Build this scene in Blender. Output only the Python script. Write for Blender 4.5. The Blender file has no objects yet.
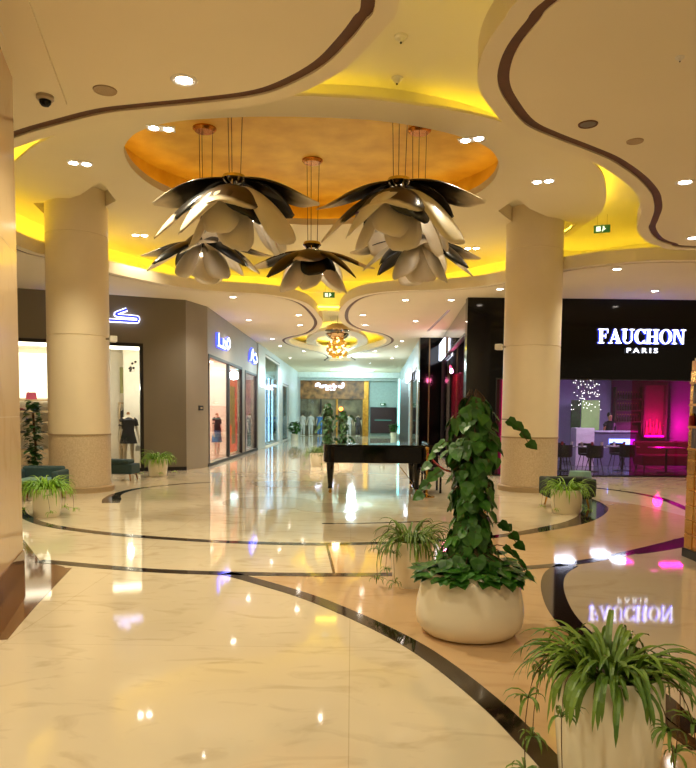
import bpy, bmesh, math, random
from math import sin, cos, pi, radians, atan2, sqrt
from mathutils import Vector, Matrix
random.seed(7)
sc = bpy.context.scene
COL = sc.collection
# ---------------------------------------------------------------- survey of the place (eye 1.6 m, floor z = 0)
FPX, CX, CY = 710.0, 348.0, 464.0
TH, RO, YAW, EYE = radians(3.95), radians(.55), radians(-.28), 1.6
def rotz(v, a): return Vector((v[0]*cos(a)-v[1]*sin(a), v[0]*sin(a)+v[1]*cos(a), v[2]))
FW = Vector((0, cos(TH), -sin(TH))); U0 = Vector((0, sin(TH), cos(TH))); R0 = Vector((1, 0, 0))
RV = cos(RO)*R0+sin(RO)*U0; UV = -sin(RO)*R0+cos(RO)*U0
FW, RV, UV = [rotz(v, -YAW) for v in (FW, RV, UV)]
def ray(px, py): return FPX*FW+(px-CX)*RV+(CY-py)*UV
def onz(px, py, z=0.0):
    d = ray(px, py); t = (z-EYE)/d.z; return Vector((d.x*t, d.y*t, z))
def ony(px, py, Y):
    d = ray(px, py); t = Y/d.y; return Vector((d.x*t, Y, EYE+d.z*t))
def onw(px, py, p0, p1):      # point on the vertical wall p0-p1: (u along the wall, z)
    d = ray(px, py); e = Vector((p1[0]-p0[0], p1[1]-p0[1])); L = e.length; e /= L
    den = d.x*e.y-d.y*e.x; t = (p0[0]*e.y-p0[1]*e.x)/den
    x, y = d.x*t, d.y*t
    return ((x-p0[0])*e.x+(y-p0[1])*e.y, EYE+d.z*t)
cam = bpy.data.cameras.new('camera'); co = bpy.data.objects.new('camera', cam); COL.objects.link(co)
co.matrix_world = Matrix(((RV.x, UV.x, -FW.x, 0), (RV.y, UV.y, -FW.y, 0), (RV.z, UV.z, -FW.z, EYE), (0, 0, 0, 1)))
cam.sensor_fit = 'VERTICAL'; cam.sensor_height = 24; cam.lens = 24*FPX/768
cam.shift_y = (CY-384)/768; cam.shift_x = 0; cam.clip_start = .05; cam.clip_end = 200
sc.camera = co
sc.view_settings.view_transform = 'Standard'; sc.view_settings.look = 'None'
sc.view_settings.gamma = 1; sc.view_settings.use_curve_mapping = False
sc.view_settings.exposure = 0.12
sc.cycles.use_denoising = True; sc.cycles.max_bounces = 8; sc.cycles.diffuse_bounces = 5
sc.cycles.glossy_bounces = 4; sc.cycles.transparent_max_bounces = 12; sc.cycles.transmission_bounces = 4
sc.cycles.sample_clamp_indirect = 4; sc.cycles.caustics_reflective = False; sc.cycles.caustics_refractive = False
# ---------------------------------------------------------------- materials
def lin(c):
    out = []
    for v in c[:3]:
        v /= 255; out.append(v/12.92 if v <= .04045 else ((v+.055)/1.055)**2.4)
    return (*out, 1)
MATS = {}
def mat(name, rgb, rough=.5, metal=0.0, vary=.08, scale=6.0, emit=None, es=0.0, bump=0.0, spec=.5, coat=0.0, rgb2=None, detail=4):
    m = bpy.data.materials.new(name); m.use_nodes = True; N = m.node_tree.nodes; L = m.node_tree.links
    b = N['Principled BSDF']; b.inputs['Roughness'].default_value = rough; b.inputs['Metallic'].default_value = metal
    b.inputs['Specular IOR Level'].default_value = spec; b.inputs['Coat Weight'].default_value = coat
    tc = N.new('ShaderNodeTexCoord'); nz = N.new('ShaderNodeTexNoise'); nz.inputs['Scale'].default_value = scale
    nz.inputs['Detail'].default_value = detail
    L.new(tc.outputs['Object'], nz.inputs['Vector'])
    cr = N.new('ShaderNodeValToRGB'); c = lin(rgb)
    c2 = lin(rgb2) if rgb2 else tuple(v*(1-vary*2) for v in c[:3])+(1,)
    cr.color_ramp.elements[0].position = .3; cr.color_ramp.elements[1].position = .7
    cr.color_ramp.elements[0].color = c2; cr.color_ramp.elements[1].color = c
    L.new(nz.outputs['Fac'], cr.inputs['Fac']); L.new(cr.outputs['Color'], b.inputs['Base Color'])
    if emit: b.inputs['Emission Color'].default_value = lin(emit); b.inputs['Emission Strength'].default_value = es
    if bump:
        bp = N.new('ShaderNodeBump'); bp.inputs['Strength'].default_value = bump; bp.inputs['Distance'].default_value = .02
        L.new(nz.outputs['Fac'], bp.inputs['Height']); L.new(bp.outputs['Normal'], b.inputs['Normal'])
    MATS[name] = m; return m
def marble(name, base, vein, rough=.07, scale=.8, amt=.5, spec=.6, joint=None):
    m = bpy.data.materials.new(name); m.use_nodes = True; N = m.node_tree.nodes; L = m.node_tree.links
    b = N['Principled BSDF']; b.inputs['Roughness'].default_value = rough; b.inputs['Specular IOR Level'].default_value = spec
    tc = N.new('ShaderNodeTexCoord')
    mp = N.new('ShaderNodeMapping'); mp.inputs['Scale'].default_value = (1, 2.1, 1); mp.inputs['Rotation'].default_value = (0, 0, .5)
    L.new(tc.outputs['Object'], mp.inputs['Vector'])
    n1 = N.new('ShaderNodeTexNoise'); n1.inputs['Scale'].default_value = scale*2.2; n1.inputs['Detail'].default_value = 9; n1.inputs['Distortion'].default_value = 1.4
    n2 = N.new('ShaderNodeTexNoise'); n2.inputs['Scale'].default_value = scale*.5; n2.inputs['Detail'].default_value = 3
    L.new(mp.outputs[0], n1.inputs['Vector']); L.new(mp.outputs[0], n2.inputs['Vector'])
    r1 = N.new('ShaderNodeValToRGB'); r1.color_ramp.elements[0].position = .54; r1.color_ramp.elements[1].position = .74
    r1.color_ramp.elements[0].color = (0, 0, 0, 1); r1.color_ramp.elements[1].color = (amt, amt, amt, 1)
    L.new(n1.outputs['Fac'], r1.inputs['Fac'])
    mx = N.new('ShaderNodeMix'); mx.data_type = 'RGBA'
    mx.inputs[6].default_value = lin(base); mx.inputs[7].default_value = lin(vein)
    L.new(r1.outputs['Color'], mx.inputs[0])
    m2 = N.new('ShaderNodeMix'); m2.data_type = 'RGBA'; m2.inputs[7].default_value = tuple(.8*v for v in lin(base)[:3])+(1,)
    r2 = N.new('ShaderNodeMapRange'); r2.inputs[1].default_value = .4; r2.inputs[2].default_value = .75; r2.inputs[4].default_value = .5
    L.new(n2.outputs['Fac'], r2.inputs[0]); L.new(r2.outputs[0], m2.inputs[0]); L.new(mx.outputs[2], m2.inputs[6])
    out = m2.outputs[2]
    if joint:
        br = N.new('ShaderNodeTexBrick'); br.inputs['Scale'].default_value = 1; br.inputs['Mortar Size'].default_value = .003
        br.inputs['Brick Width'].default_value = joint; br.inputs['Row Height'].default_value = joint; br.offset = 0
        br.inputs['Color1'].default_value = (1, 1, 1, 1); br.inputs['Color2'].default_value = (.965, .965, .965, 1); br.inputs['Mortar'].default_value = (.8, .77, .72, 1)
        L.new(tc.outputs['Object'], br.inputs['Vector'])
        m3 = N.new('ShaderNodeMix'); m3.data_type = 'RGBA'; m3.blend_type = 'MULTIPLY'; m3.inputs[0].default_value = 1
        L.new(out, m3.inputs[6]); L.new(br.outputs['Color'], m3.inputs[7]); out = m3.outputs[2]
    L.new(out, b.inputs['Base Color']); MATS[name] = m; return m
def glow(name, rgb, s): return mat(name, rgb, .5, emit=rgb, es=s, vary=0)
def glass(name, rgb, refl=.12, rough=.02):
    m = bpy.data.materials.new(name); m.use_nodes = True; N = m.node_tree.nodes; L = m.node_tree.links; N.clear()
    o = N.new('ShaderNodeOutputMaterial'); t = N.new('ShaderNodeBsdfTransparent'); t.inputs[0].default_value = lin(rgb)
    g = N.new('ShaderNodeBsdfGlossy'); g.inputs['Roughness'].default_value = rough; g.inputs['Color'].default_value = (.9, .9, .9, 1)
    f = N.new('ShaderNodeFresnel'); f.inputs[0].default_value = 1.45
    a = N.new('ShaderNodeMath'); a.operation = 'MULTIPLY_ADD'; a.inputs[1].default_value = .45; a.inputs[2].default_value = refl*.2
    x = N.new('ShaderNodeMixShader'); L.new(f.outputs[0], a.inputs[0]); L.new(a.outputs[0], x.inputs[0])
    L.new(t.outputs[0], x.inputs[1]); L.new(g.outputs[0], x.inputs[2]); L.new(x.outputs[0], o.inputs[0]); MATS[name] = m; return m
CREAM = mat('ceiling_plaster', (237, 225, 196), .75, vary=.02, scale=.6)
CREAM2 = mat('upper_plaster', (240, 232, 205), .7, vary=.02, scale=.6)
BROWN = mat('bronze_shadow_gap', (98, 56, 26), .6, vary=.15)
GOLD = mat('gold_leaf', (250, 206, 70), .45, metal=.25, vary=.2, scale=2.2, rgb2=(226, 172, 40), detail=8, bump=.05)
FLOOR = marble('cream_marble', (226, 212, 184), (178, 156, 122), .045, .9, .55, joint=2.4)
TAN = marble('tan_marble', (208, 174, 132), (176, 134, 92), .06, 1.0, .5)
PINKM = marble('pale_marble', (208, 190, 166), (170, 146, 118), .04, .8, .4)
DARKM = marble('dark_emperador_marble', (34, 22, 17), (58, 40, 30), .06, 2.5, .5)
GREYM = marble('grey_marble', (196, 182, 156), (164, 150, 126), .09, 1.5, .5)
BROWNM = marble('brown_marble', (118, 82, 52), (150, 110, 76), .06, 1.2, .4)
WALLM = marble('honey_wall_marble', (214, 184, 142), (192, 154, 108), .12, .7, .5)
COLM = mat('column_render', (234, 218, 186), .45, vary=.03, scale=1.5)
GRAN = mat('column_granite', (214, 196, 164), .35, vary=.2, scale=38, rgb2=(192, 170, 138), detail=6)
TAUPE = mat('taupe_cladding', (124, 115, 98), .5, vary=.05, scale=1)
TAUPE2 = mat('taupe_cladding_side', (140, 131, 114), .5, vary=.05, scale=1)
WHITE = mat('white_lacquer', (232, 228, 218), .35, vary=.02)
OFFW = mat('warm_white_wall', (240, 232, 214), .6, vary=.03)
BLACKG = mat('black_gloss', (5, 5, 6), .08, vary=.1, spec=.3)
BLACK = mat('black_matte', (16, 15, 16), .5)
PIANO = mat('piano_lacquer', (4, 4, 5), .06, spec=.4)
CHROME = mat('chrome', (205, 200, 190), .12, metal=1)
BRASS = mat('brass', (212, 165, 80), .22, metal=1, vary=.1)
GOLDP = mat('gold_panel', (222, 168, 66), .3, metal=.6, vary=.15, scale=5, rgb2=(180, 122, 36))
POT = mat('white_glazed_pot', (240, 232, 210), .22, vary=.02, scale=3, coat=.3)
SOIL = mat('potting_soil', (50, 36, 24), .9, scale=40)
LEAF = mat('ivy_leaf', (62, 120, 32), .4, scale=9, rgb2=(30, 78, 16))
LEAF2 = mat('spider_leaf', (158, 196, 50), .42, scale=5, rgb2=(92, 150, 30))
LEAF3 = mat('spider_leaf_dull', (124, 152, 54), .45, scale=5, rgb2=(56, 96, 26))
DLEAF = mat('dark_leaf', (48, 96, 36), .4, scale=9, rgb2=(22, 56, 16))
STEM = mat('stem_brown', (84, 58, 30), .8, scale=30)
TEAL = mat('teal_fabric', (52, 78, 82), .8, scale=30)
AQUA = mat('aqua_fabric', (120, 158, 150), .8, scale=30)
GREENF = mat('green_grey_fabric', (52, 62, 54), .8, scale=30)
WOOD = mat('oak_wood', (168, 116, 62), .45, scale=12, rgb2=(130, 84, 40))
DWOOD = mat('dark_wood_relief', (92, 62, 34), .5, scale=7, rgb2=(36, 24, 14), bump=.8, detail=9)
REDF = mat('red_velvet', (150, 20, 24), .6)
LAV = mat('lavender_wall', (168, 162, 205), .6, vary=.04)
MAG = mat('magenta_wall', (140, 16, 92), .5, vary=.1)
DMAG = mat('dark_magenta_wall', (110, 18, 84), .5, vary=.1)
PETW = mat('white_petal', (228, 216, 192), .35, vary=.03, scale=4)
L_COVE = glow('cove_led_yellow', (255, 190, 30), 14)
L_WARM = glow('warm_lamp', (255, 226, 180), 25)
L_WHITE = glow('white_lamp', (240, 238, 255), 22)
# petal print: dark towards the hub, pale towards the tip
def petal_mat(name, lo, hi, dark):
    m = bpy.data.materials.new(name); m.use_nodes = True; N = m.node_tree.nodes; L = m.node_tree.links
    b = N['Principled BSDF']; b.inputs['Roughness'].default_value = .3
    uv = N.new('ShaderNodeTexCoord'); sp = N.new('ShaderNodeSeparateXYZ'); L.new(uv.outputs['UV'], sp.inputs[0])
    nz = N.new('ShaderNodeTexNoise'); nz.inputs['Scale'].default_value = 3; L.new(uv.outputs['UV'], nz.inputs['Vector'])
    ad = N.new('ShaderNodeMath'); ad.operation = 'MULTIPLY_ADD'; ad.inputs[1].default_value = .25; L.new(nz.outputs['Fac'], ad.inputs[0]); L.new(sp.outputs[1], ad.inputs[2])
    cr = N.new('ShaderNodeValToRGB'); cr.color_ramp.elements[0].position = lo; cr.color_ramp.elements[1].position = hi
    cr.color_ramp.elements[0].color = lin(dark); cr.color_ramp.elements[1].color = lin((224, 210, 184))
    L.new(ad.outputs[0], cr.inputs['Fac']); L.new(cr.outputs['Color'], b.inputs['Base Color']); return m
PETG = petal_mat('grey_print_petal', .74, 1.0, (40, 31, 22))
PETD = petal_mat('smoky_print_petal', .9, .99, (66, 54, 40))
PETK = petal_mat('black_print_petal', 1.0, 1.05, (9, 8, 7))
PETM = petal_mat('mixed_print_petal', .8, .84, (16, 13, 10))
# ---------------------------------------------------------------- mesh builder
class MB:
    def __init__(s): s.v = []; s.f = []; s.uv = None
    def add(s, vs, fs):
        o = len(s.v); s.v += [tuple(v) for v in vs]; s.f += [tuple(i+o for i in f) for f in fs]; return s
    def box(s, a, b, rz=0.0, piv=None):
        x0, y0, z0 = a; x1, y1, z1 = b
        vs = [(x0,y0,z0),(x1,y0,z0),(x1,y1,z0),(x0,y1,z0),(x0,y0,z1),(x1,y0,z1),(x1,y1,z1),(x0,y1,z1)]
        if rz:
            p = Vector(piv or ((x0+x1)/2, (y0+y1)/2, 0)); vs = [rotz(Vector(v)-p, rz)+p for v in vs]
        return s.add(vs, [(0,3,2,1),(4,5,6,7),(0,1,5,4),(1,2,6,5),(2,3,7,6),(3,0,4,7)])
    def cyl(s, p0, p1, r0, r1=None, n=16):
        r1 = r0 if r1 is None else r1; p0 = Vector(p0); p1 = Vector(p1); d = (p1-p0).normalized()
        a = d.cross(Vector((0, 0, 1)) if abs(d.z) < .9 else Vector((1, 0, 0))).normalized(); b = d.cross(a)
        vs = [p+r*(cos(2*pi*i/n)*a+sin(2*pi*i/n)*b) for p, r in ((p0, r0), (p1, r1)) for i in range(n)]
        fs = [(i, i+n, (i+1) % n+n, (i+1) % n) for i in range(n)]+[tuple(range(n)), tuple(range(2*n-1, n-1, -1))]
        return s.add(vs, fs)
    def lathe(s, prof, c=(0, 0, 0), n=32, sx=1, sy=1, cap=True):
        vs = [(c[0]+r*sx*cos(2*pi*i/n), c[1]+r*sy*sin(2*pi*i/n), c[2]+z) for r, z in prof for i in range(n)]
        fs = [(j*n+i, j*n+(i+1) % n, (j+1)*n+(i+1) % n, (j+1)*n+i) for j in range(len(prof)-1) for i in range(n)]
        if cap and prof[0][0] > 1e-4: fs.append(tuple(range(n-1, -1, -1)))
        if cap and prof[-1][0] > 1e-4: fs.append(tuple((len(prof)-1)*n+i for i in range(n)))
        return s.add(vs, fs)
    def tube(s, pts, r, n=8, closed=False):
        pts = [Vector(p) for p in pts]; m = len(pts); vs = []
        rr = r if isinstance(r, (list, tuple)) else [r]*m
        for k, p in enumerate(pts):
            a = pts[(k-1) % m if closed else max(k-1, 0)]; b = pts[(k+1) % m if closed else min(k+1, m-1)]
            d = (b-a).normalized(); u = d.cross(Vector((0, 0, 1)) if abs(d.z) < .95 else Vector((1, 0, 0))).normalized(); w = d.cross(u)
            vs += [p+rr[k]*(cos(2*pi*i/n)*u+sin(2*pi*i/n)*w) for i in range(n)]
        fs = [(k*n+i, k*n+(i+1) % n, ((k+1) % m)*n+(i+1) % n, ((k+1) % m)*n+i) for k in range(m if closed else m-1) for i in range(n)]
        if not closed: fs += [tuple(range(n-1, -1, -1)), tuple((m-1)*n+i for i in range(n))]
        return s.add(vs, fs)
    def sphere(s, c, r, n=14, sz=1.0):
        return s.lathe([(max(r*sin(pi*k/10), 0 if k in (0, 10) else 1e-3), -r*sz*cos(pi*k/10)) for k in range(11)], c, n)
    def prism(s, poly, z0, z1):
        n = len(poly); vs = [(p[0], p[1], z0) for p in poly]+[(p[0], p[1], z1) for p in poly]
        return s.add(vs, [tuple(range(n-1, -1, -1)), tuple(range(n, 2*n))]+[(i, (i+1) % n, (i+1) % n+n, i+n) for i in range(n)])
    def strip(s, A, B, z0, z1, closed=False):     # solid ribbon between two xy polylines
        m = len(A); vs = []
        for a, b in zip(A, B): vs += [(a[0], a[1], z0), (b[0], b[1], z0), (b[0], b[1], z1), (a[0], a[1], z1)]
        fs = []
        for k in range(m if closed else m-1):
            i = 4*k; j = 4*((k+1) % m)
            fs += [(i, j, j+1, i+1), (i+1, j+1, j+2, i+2), (i+2, j+2, j+3, i+3), (i+3, j+3, j, i)]
        if not closed: fs += [(0, 1, 2, 3), (4*m-1, 4*m-2, 4*m-3, 4*m-4)]
        return s.add(vs, fs)
    def build(s, name, m, parent=None, smooth=False, bevel=0.0, fix=True):
        me = bpy.data.meshes.new(name); me.from_pydata(s.v, [], s.f)
        if fix:
            bm = bmesh.new(); bm.from_mesh(me); bmesh.ops.remove_doubles(bm, verts=bm.verts, dist=1e-5)
            bmesh.ops.recalc_face_normals(bm, faces=bm.faces); bm.to_mesh(me); bm.free()
        if s.uv:
            l = me.uv_layers.new(name='UVMap')
            for p in me.polygons:
                for li in p.loop_indices: l.data[li].uv = s.uv[me.loops[li].vertex_index]
        if m: me.materials.append(m)
        if smooth:
            for p in me.polygons: p.use_smooth = True
            me.set_sharp_from_angle(angle=radians(40))
        o = bpy.data.objects.new(name, me); COL.objects.link(o)
        if parent: o.parent = parent
        if bevel:
            bv = o.modifiers.new('bevel', 'BEVEL'); bv.width = bevel; bv.segments = 2; bv.limit_method = 'ANGLE'
        return o
def T(name, label, cat, loc=(0, 0, 0), rz=0.0, group=None):
    o = bpy.data.objects.new(name, None); COL.objects.link(o); o.location = loc; o.rotation_euler = (0, 0, rz)
    o.empty_display_size = .1
    o['label'] = label; o['category'] = cat
    if group: o['group'] = group
    return o
def tag(o, label, cat, group=None, kind=None):
    o['label'] = label; o['category'] = cat
    if group: o['group'] = group
    if kind: o['kind'] = kind
    return o
def S(o): o['kind'] = 'structure'; return o
KIDS = {}
def dup(root, loc=None, rz=None, label=None, group=None):
    def cp(o, par):
        c = o.copy(); COL.objects.link(c)
        if par: c.parent = par
        for ch in [x for x in bpy.data.objects if x.parent == o and x is not c]: cp(ch, c)
        return c
    r = cp(root, None)
    if loc is not None: r.location = loc
    if rz is not None: r.rotation_euler = (0, 0, rz)
    if label: r['label'] = label
    if group: r['group'] = group
    return r
def catmull(P, n=6, closed=False):
    out = []; m = len(P); P = [Vector((p[0], p[1])) for p in P]
    for i in range(m if closed else m-1):
        g = (lambda k: P[k % m]) if closed else (lambda k: P[min(max(k, 0), m-1)])
        p0, p1, p2, p3 = g(i-1), g(i), g(i+1), g(i+2)
        for k in range(n):
            t = k/n
            out.append(.5*((2*p1)+(p2-p0)*t+(2*p0-5*p1+4*p2-p3)*t*t+(3*p1-p0-3*p2+p3)*t**3))
    if not closed: out.append(P[-1])
    return out
def area(P): return .5*sum(P[i][0]*P[(i+1) % len(P)][1]-P[(i+1) % len(P)][0]*P[i][1] for i in range(len(P)))
def offset(P, d, closed=True):      # for a counter-clockwise loop, positive d moves inwards (to the left)
    out = []; m = len(P)
    for i, p in enumerate(P):
        a = P[(i-1) % m] if closed else P[max(i-1, 0)]; b = P[(i+1) % m] if closed else P[min(i+1, m-1)]
        t = (Vector(b)-Vector(a)).normalized(); out.append(Vector((p[0]-t.y*d, p[1]+t.x*d)))
    return out
def plate(name, m, outer, holes, z0, z1, parent=None):     # flat plate with holes
    cu = bpy.data.curves.new(name, 'CURVE'); cu.dimensions = '2D'; cu.fill_mode = 'BOTH'; cu.extrude = (z1-z0)/2
    for P in [outer]+list(holes):
        sp = cu.splines.new('POLY'); sp.points.add(len(P)-1); sp.use_cyclic_u = True
        for q, p in zip(sp.points, P): q.co = (p[0], p[1], 0, 1)
    tmp = bpy.data.objects.new('tmp', cu); COL.objects.link(tmp)
    bpy.context.view_layer.update()
    me = bpy.data.meshes.new_from_object(tmp.evaluated_get(bpy.context.evaluated_depsgraph_get()))
    me.transform(Matrix.Translation((0, 0, (z0+z1)/2))); bpy.data.objects.remove(tmp); bpy.data.curves.remove(cu)
    me.materials.clear(); me.materials.append(m); me.name = name
    o = bpy.data.objects.new(name, me); COL.objects.link(o)
    if parent: o.parent = parent
    return o
def spot(parent, loc, power, color, size=2.2, blend=.7, aim=(0, 0, -1), radius=.06):
    l = bpy.data.lights.new('lamp', 'SPOT'); l.energy = power; l.color = color; l.spot_size = size; l.spot_blend = blend; l.shadow_soft_size = radius
    o = bpy.data.objects.new('lamp', l); COL.objects.link(o); o.location = loc; o.parent = parent
    o.rotation_euler = Vector(aim).to_track_quat('-Z', 'Y').to_euler(); return o
def area_lamp(parent, loc, power, color, sx, sy, aim=(0, 0, -1)):
    l = bpy.data.lights.new('lamp', 'AREA'); l.shape = 'RECTANGLE'; l.size = sx; l.size_y = sy; l.energy = power; l.color = color
    o = bpy.data.objects.new('lamp', l); COL.objects.link(o); o.location = loc; o.parent = parent
    o.rotation_euler = Vector(aim).to_track_quat('-Z', 'Y').to_euler(); return o
def point(parent, loc, power, color, radius=.08):
    l = bpy.data.lights.new('lamp', 'POINT'); l.energy = power; l.color = color; l.shadow_soft_size = radius
    o = bpy.data.objects.new('lamp', l); COL.objects.link(o); o.location = loc; o.parent = parent; return o
WARM = (1.0, .885, .61); NEUT = (1.0, .88, .72); COOL = (.75, .9, 1.0); MAGC = (1.0, .1, .55)
# ================================================================ FLOOR
fl = S(MB().box((-14, -4, -.12), (14, 62, 0)).build('floor', FLOOR))
def fpts(L, n=6, closed=False): return catmull([onz(x, y, 0) for x, y in L], n, closed)
tri = [0]
def inlay(L, w, m=DARKM, z=.004, closed=False, n=6):
    P = fpts(L, n, closed); w = w if isinstance(w, list) else [w, w]
    K = len(P)-1; A = []; B = []
    for i, (a, b) in enumerate(zip(offset(P, 1, closed), P)):
        t = i/K*(len(w)-1); k = min(int(t), len(w)-2); ww = w[k]+(w[k+1]-w[k])*(t-k)
        d = (Vector(a)-Vector(b)).normalized()*ww/2; A.append(b+d); B.append(b-d)
    tri[0] += 1
    return S(MB().strip(A, B, -.002, z, closed).build('trim_%d' % tri[0], m))
arcA = [(40,561),(55,562.5),(141,570),(226,573.5),(350,575),(440,573),(521,568),(559,565),(601,559),(642,550),(682,540),(700,535)]
arcB = [(226,573.5),(241,577),(302,595),(350,614),(400,638),(440,663),(490,703),(530,742),(560,775),(600,830)]
arcC = [(18,508),(25,516.5),(50,525.6),(110.6,534),(201,540.7),(281,543.7),(350,544),(420,541.5),(492,537),(540,530),(577,522),(592,514),(595,507),(588,500),(578,496)]
arcD = [(111,503),(111.6,500),(115.6,495),(131,490),(151,487),(181,484),(210,482.5)]
arcG = [(568,565),(556,573),(552,585),(556,602),(566,619),(583,636),(610,660),(640,685),(661,701),(676,716),(700,733)]
arcG2 = [(600,668),(630,697),(655,716),(671,729),(700,750)]
arcH = [(585,487),(600,488.5),(628,492),(659,498),(682,507),(700,515)]
# panels of differently coloured marble between the lines
def panel(L, m, z=.001, closed_n=4):
    P = fpts(L, closed_n, True); return plate('marble_panel', m, P, [], -.002, z, fl)
plate('marble_panel', TAN, fpts([(241,577),(350,575),(440,573),(521,568),(559,565)], 4)+fpts([(556,573),(552,585),(556,602),(566,619),(583,636),(610,660),(640,685),(661,701),(700,733)], 4)
      +fpts([(700,900),(640,880),(600,830)], 1)+fpts([(560,775),(530,742),(490,703),(440,663),(400,638),(350,614),(302,595),(241,577)], 4), [], -.002, .001, fl)
plate('marble_panel', PINKM, fpts([(568,565),(601,559),(642,550),(700,535)], 4)+fpts([(760,560),(760,700),(700,733)], 1)+fpts([(676,716),(661,701),(640,685),(610,660),(583,636),(566,619),(556,602),(552,585),(556,573)], 4), [], -.002, .001, fl)
plate('marble_panel', TAN, fpts([(334,574),(440,573),(521,568),(559,565),(601,559),(642,550),(700,535)], 4)+fpts([(700,520),(640,505),(600,500)], 1)+fpts([(595,507),(592,514),(577,522),(540,530),(492,537),(420,541.5),(350,544),(327,545)], 4), [], -.002, .001, fl)
plate('marble_panel', BROWNM, fpts([(-30,668),(0,637),(65,567),(40,561),(24,540),(-30,540)], 1), [], -.002, .0012, fl)
inlay(arcA, .15); inlay(arcB, [.15, .13]); inlay(arcC, [.16, .16, .16, .16, .16, .3, .45, .1]); inlay(arcD, [.3, .34, .16, .12, .1, .06])
inlay(arcG, [.22, .2, .17, .15]); inlay(arcG2, .1); inlay(arcH, .16); inlay([(322,523.6),(350,523.6),(400,522.4),(430,521.5)], .06)
inlay([(327,546),(334,573)], .03, n=2); inlay([(636,554),(660,549),(690,541)], [.05, .2, .4], DARKM, .0035)
inlay([(0,640),(30,606),(67,568)], .1, BROWNM, .0025, n=2)
for cx, cy, rx, ry in ((269,503,47,6.5),(286,484,36,3.6),(300,525,60,4),(330,508,34,5)):
    if cy == 525: continue
    plate('marble_panel', GREYM, fpts([(cx+rx*cos(a*pi/12), cy+ry*sin(a*pi/12)) for a in range(24)], 1), [], -.002, .001+.0004*rx/12, fl)
# ================================================================ CEILINGS
ZS, ZR, ZU = 4.75, 5.7, 6.0
near_left = [(361,0),(353,17),(337,38),(313,62),(279,81),(247.6,91),(193,98),(138,103.5),(96.5,108.6),(55,119),(14,131)]
far_left = [(17,250.7),(46.5,258.6),(107,274.8),(172,287.6),(215,292.5),(262,295.5),(294,302),(308.5,313),(314,324),(305,333),(285,338),(283,342),(294,347),(318,352.5),(327,357),(325,361)]
far_right = [(355,360.5),(352,357),(362,352.6),(386,346),(394,340),(384,334),(362,329),(350,322),(349,311),(359,300.5),(377,294.6),(405.5,292),(439.6,291.2),(480,288),(506,284),(561,272.5),(585.6,268.5),(613.5,265.4),(651,263),(696,262.6)]
near_right = [(696,246),(676,243),(663,238),(656,228),(658,221),(662,210),(662,201),(659,191),(646,176),(621.5,158.6),(594,146.5),(559.5,133),(535,121),(518,100),(510,83),(511,65.5),(520,45),(539,21),(559.5,0)]
def zp(L, z): return [onz(x, y, z) for x, y in L]
q = zp(near_left, ZS); hid = [(q[-1].x-.9, q[-1].y+.6), (-5.7, 9.5), (-6.5, 10.8), (-6.7, 12.2)]
P0 = [Vector((v[0], v[1])) for v in q]+[Vector(h) for h in hid]+[Vector((v.x, v.y)) for v in zp(far_left, ZS)+zp(far_right, ZS)]
P0 += [Vector((8.6, 14.6)), Vector((9.6, 14.0)), Vector((8.6, 13.2))]+[Vector((v.x, v.y)) for v in zp(near_right, ZS)]
P0 += [Vector((2.1, 4.6)), Vector((2.4, 3.4)), Vector((2.1, 2.4)), Vector((1.1, 2.0)), Vector((.2, 2.4)), Vector((-.05, 3.6)), Vector((-.02, 4.6))]
P0 = catmull(P0, 5, True)
if area(P0) < 0: P0.reverse()
big = [(-14, -4), (14, -4), (14, 58), (-14, 58)]
ceil_ = S(plate('ceiling', CREAM, big, [P0], ZS, ZS+.12))
P1 = offset(P0, .11); P2 = offset(P0, .29)
S(MB().strip(P0, P1, ZS+.012, ZS+.06, True).build('trim_40', BROWN))
S(MB().strip(P1, P2, ZS-.01, ZS+.25, True).build('trim_41', CREAM))
# the annular soffit round the gold recess
ring = [(-6,178),(14,163),(35,146),(65,131),(110,116),(200,101),(289,96),(334,97.6),(375,100),(413,105),(460,112),(506,123),(545,137),(575,152),(594,164),(604,178),(606,199),(599.6,214),(582,226.6),(562,239),(506,260),(488,264),(429,277),(367,281),(310,280),(250,276),(187,272),(165,264),(140,257),(107,248),(45,226),(17,213),(-10,198)]
RP = catmull([Vector((v.x, v.y)) for v in zp(ring, ZR)], 4, True)
gold_px = [(124,152),(130,138),(145,129),(175,121.5),(220,118),(270,116.5),(320,117.5),(370,120),(415,126),(455,135),(485,146),(497,158),(498,170),(490,184),(470,197),(435,209),(390,219),(340,224.5),(290,224),(240,217),(200,205),(160,190),(135,172)]
GP = catmull([Vector((v.x, v.y)) for v in zp(gold_px, ZR)], 4, True)
def pocket(L): 
    c = [Vector((v.x, v.y)) for v in zp(L, ZR)]; return c
pk1 = pocket([(33,203),(60,201.5),(80,195),(101,181),(108,190),(116,200.5),(100,210),(70,215),(46,216)])
pk2 = pocket([(516,198),(530,209),(550,218),(577,223.5),(570,231),(561,237),(540,232),(515,224),(498,211)])
S(plate('ceiling.001', CREAM, RP, [GP, pk1, pk2], ZR, ZR+.04))
for pk in (pk1, pk2):
    w = MB(); w.strip(pk, offset(pk, -.04 if area(pk) > 0 else .04), ZR+.02, ZU, True); S(w.build('trim_%d' % (42 if pk is pk1 else 43), CREAM))
# gold recess
ggt = bpy.data.objects
g = MB(); ccw = 1 if area(GP) > 0 else -1
GB = offset(GP, -.24*ccw); g.strip(GB, offset(GB, -.05*ccw), ZR+.04, ZR+.55, True); S(g.build('trim_44', GOLD))
S(plate('ceiling.002', GOLD, offset(GB, -.05*ccw), [], ZR+.5, ZR+.6))
# upper ceiling
S(plate('ceiling.003', CREAM2, [(-14, -4), (14, -4), (14, 26), (-14, 26)], [offset(GB, -.06*ccw)], ZU, ZU+.08))
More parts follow.
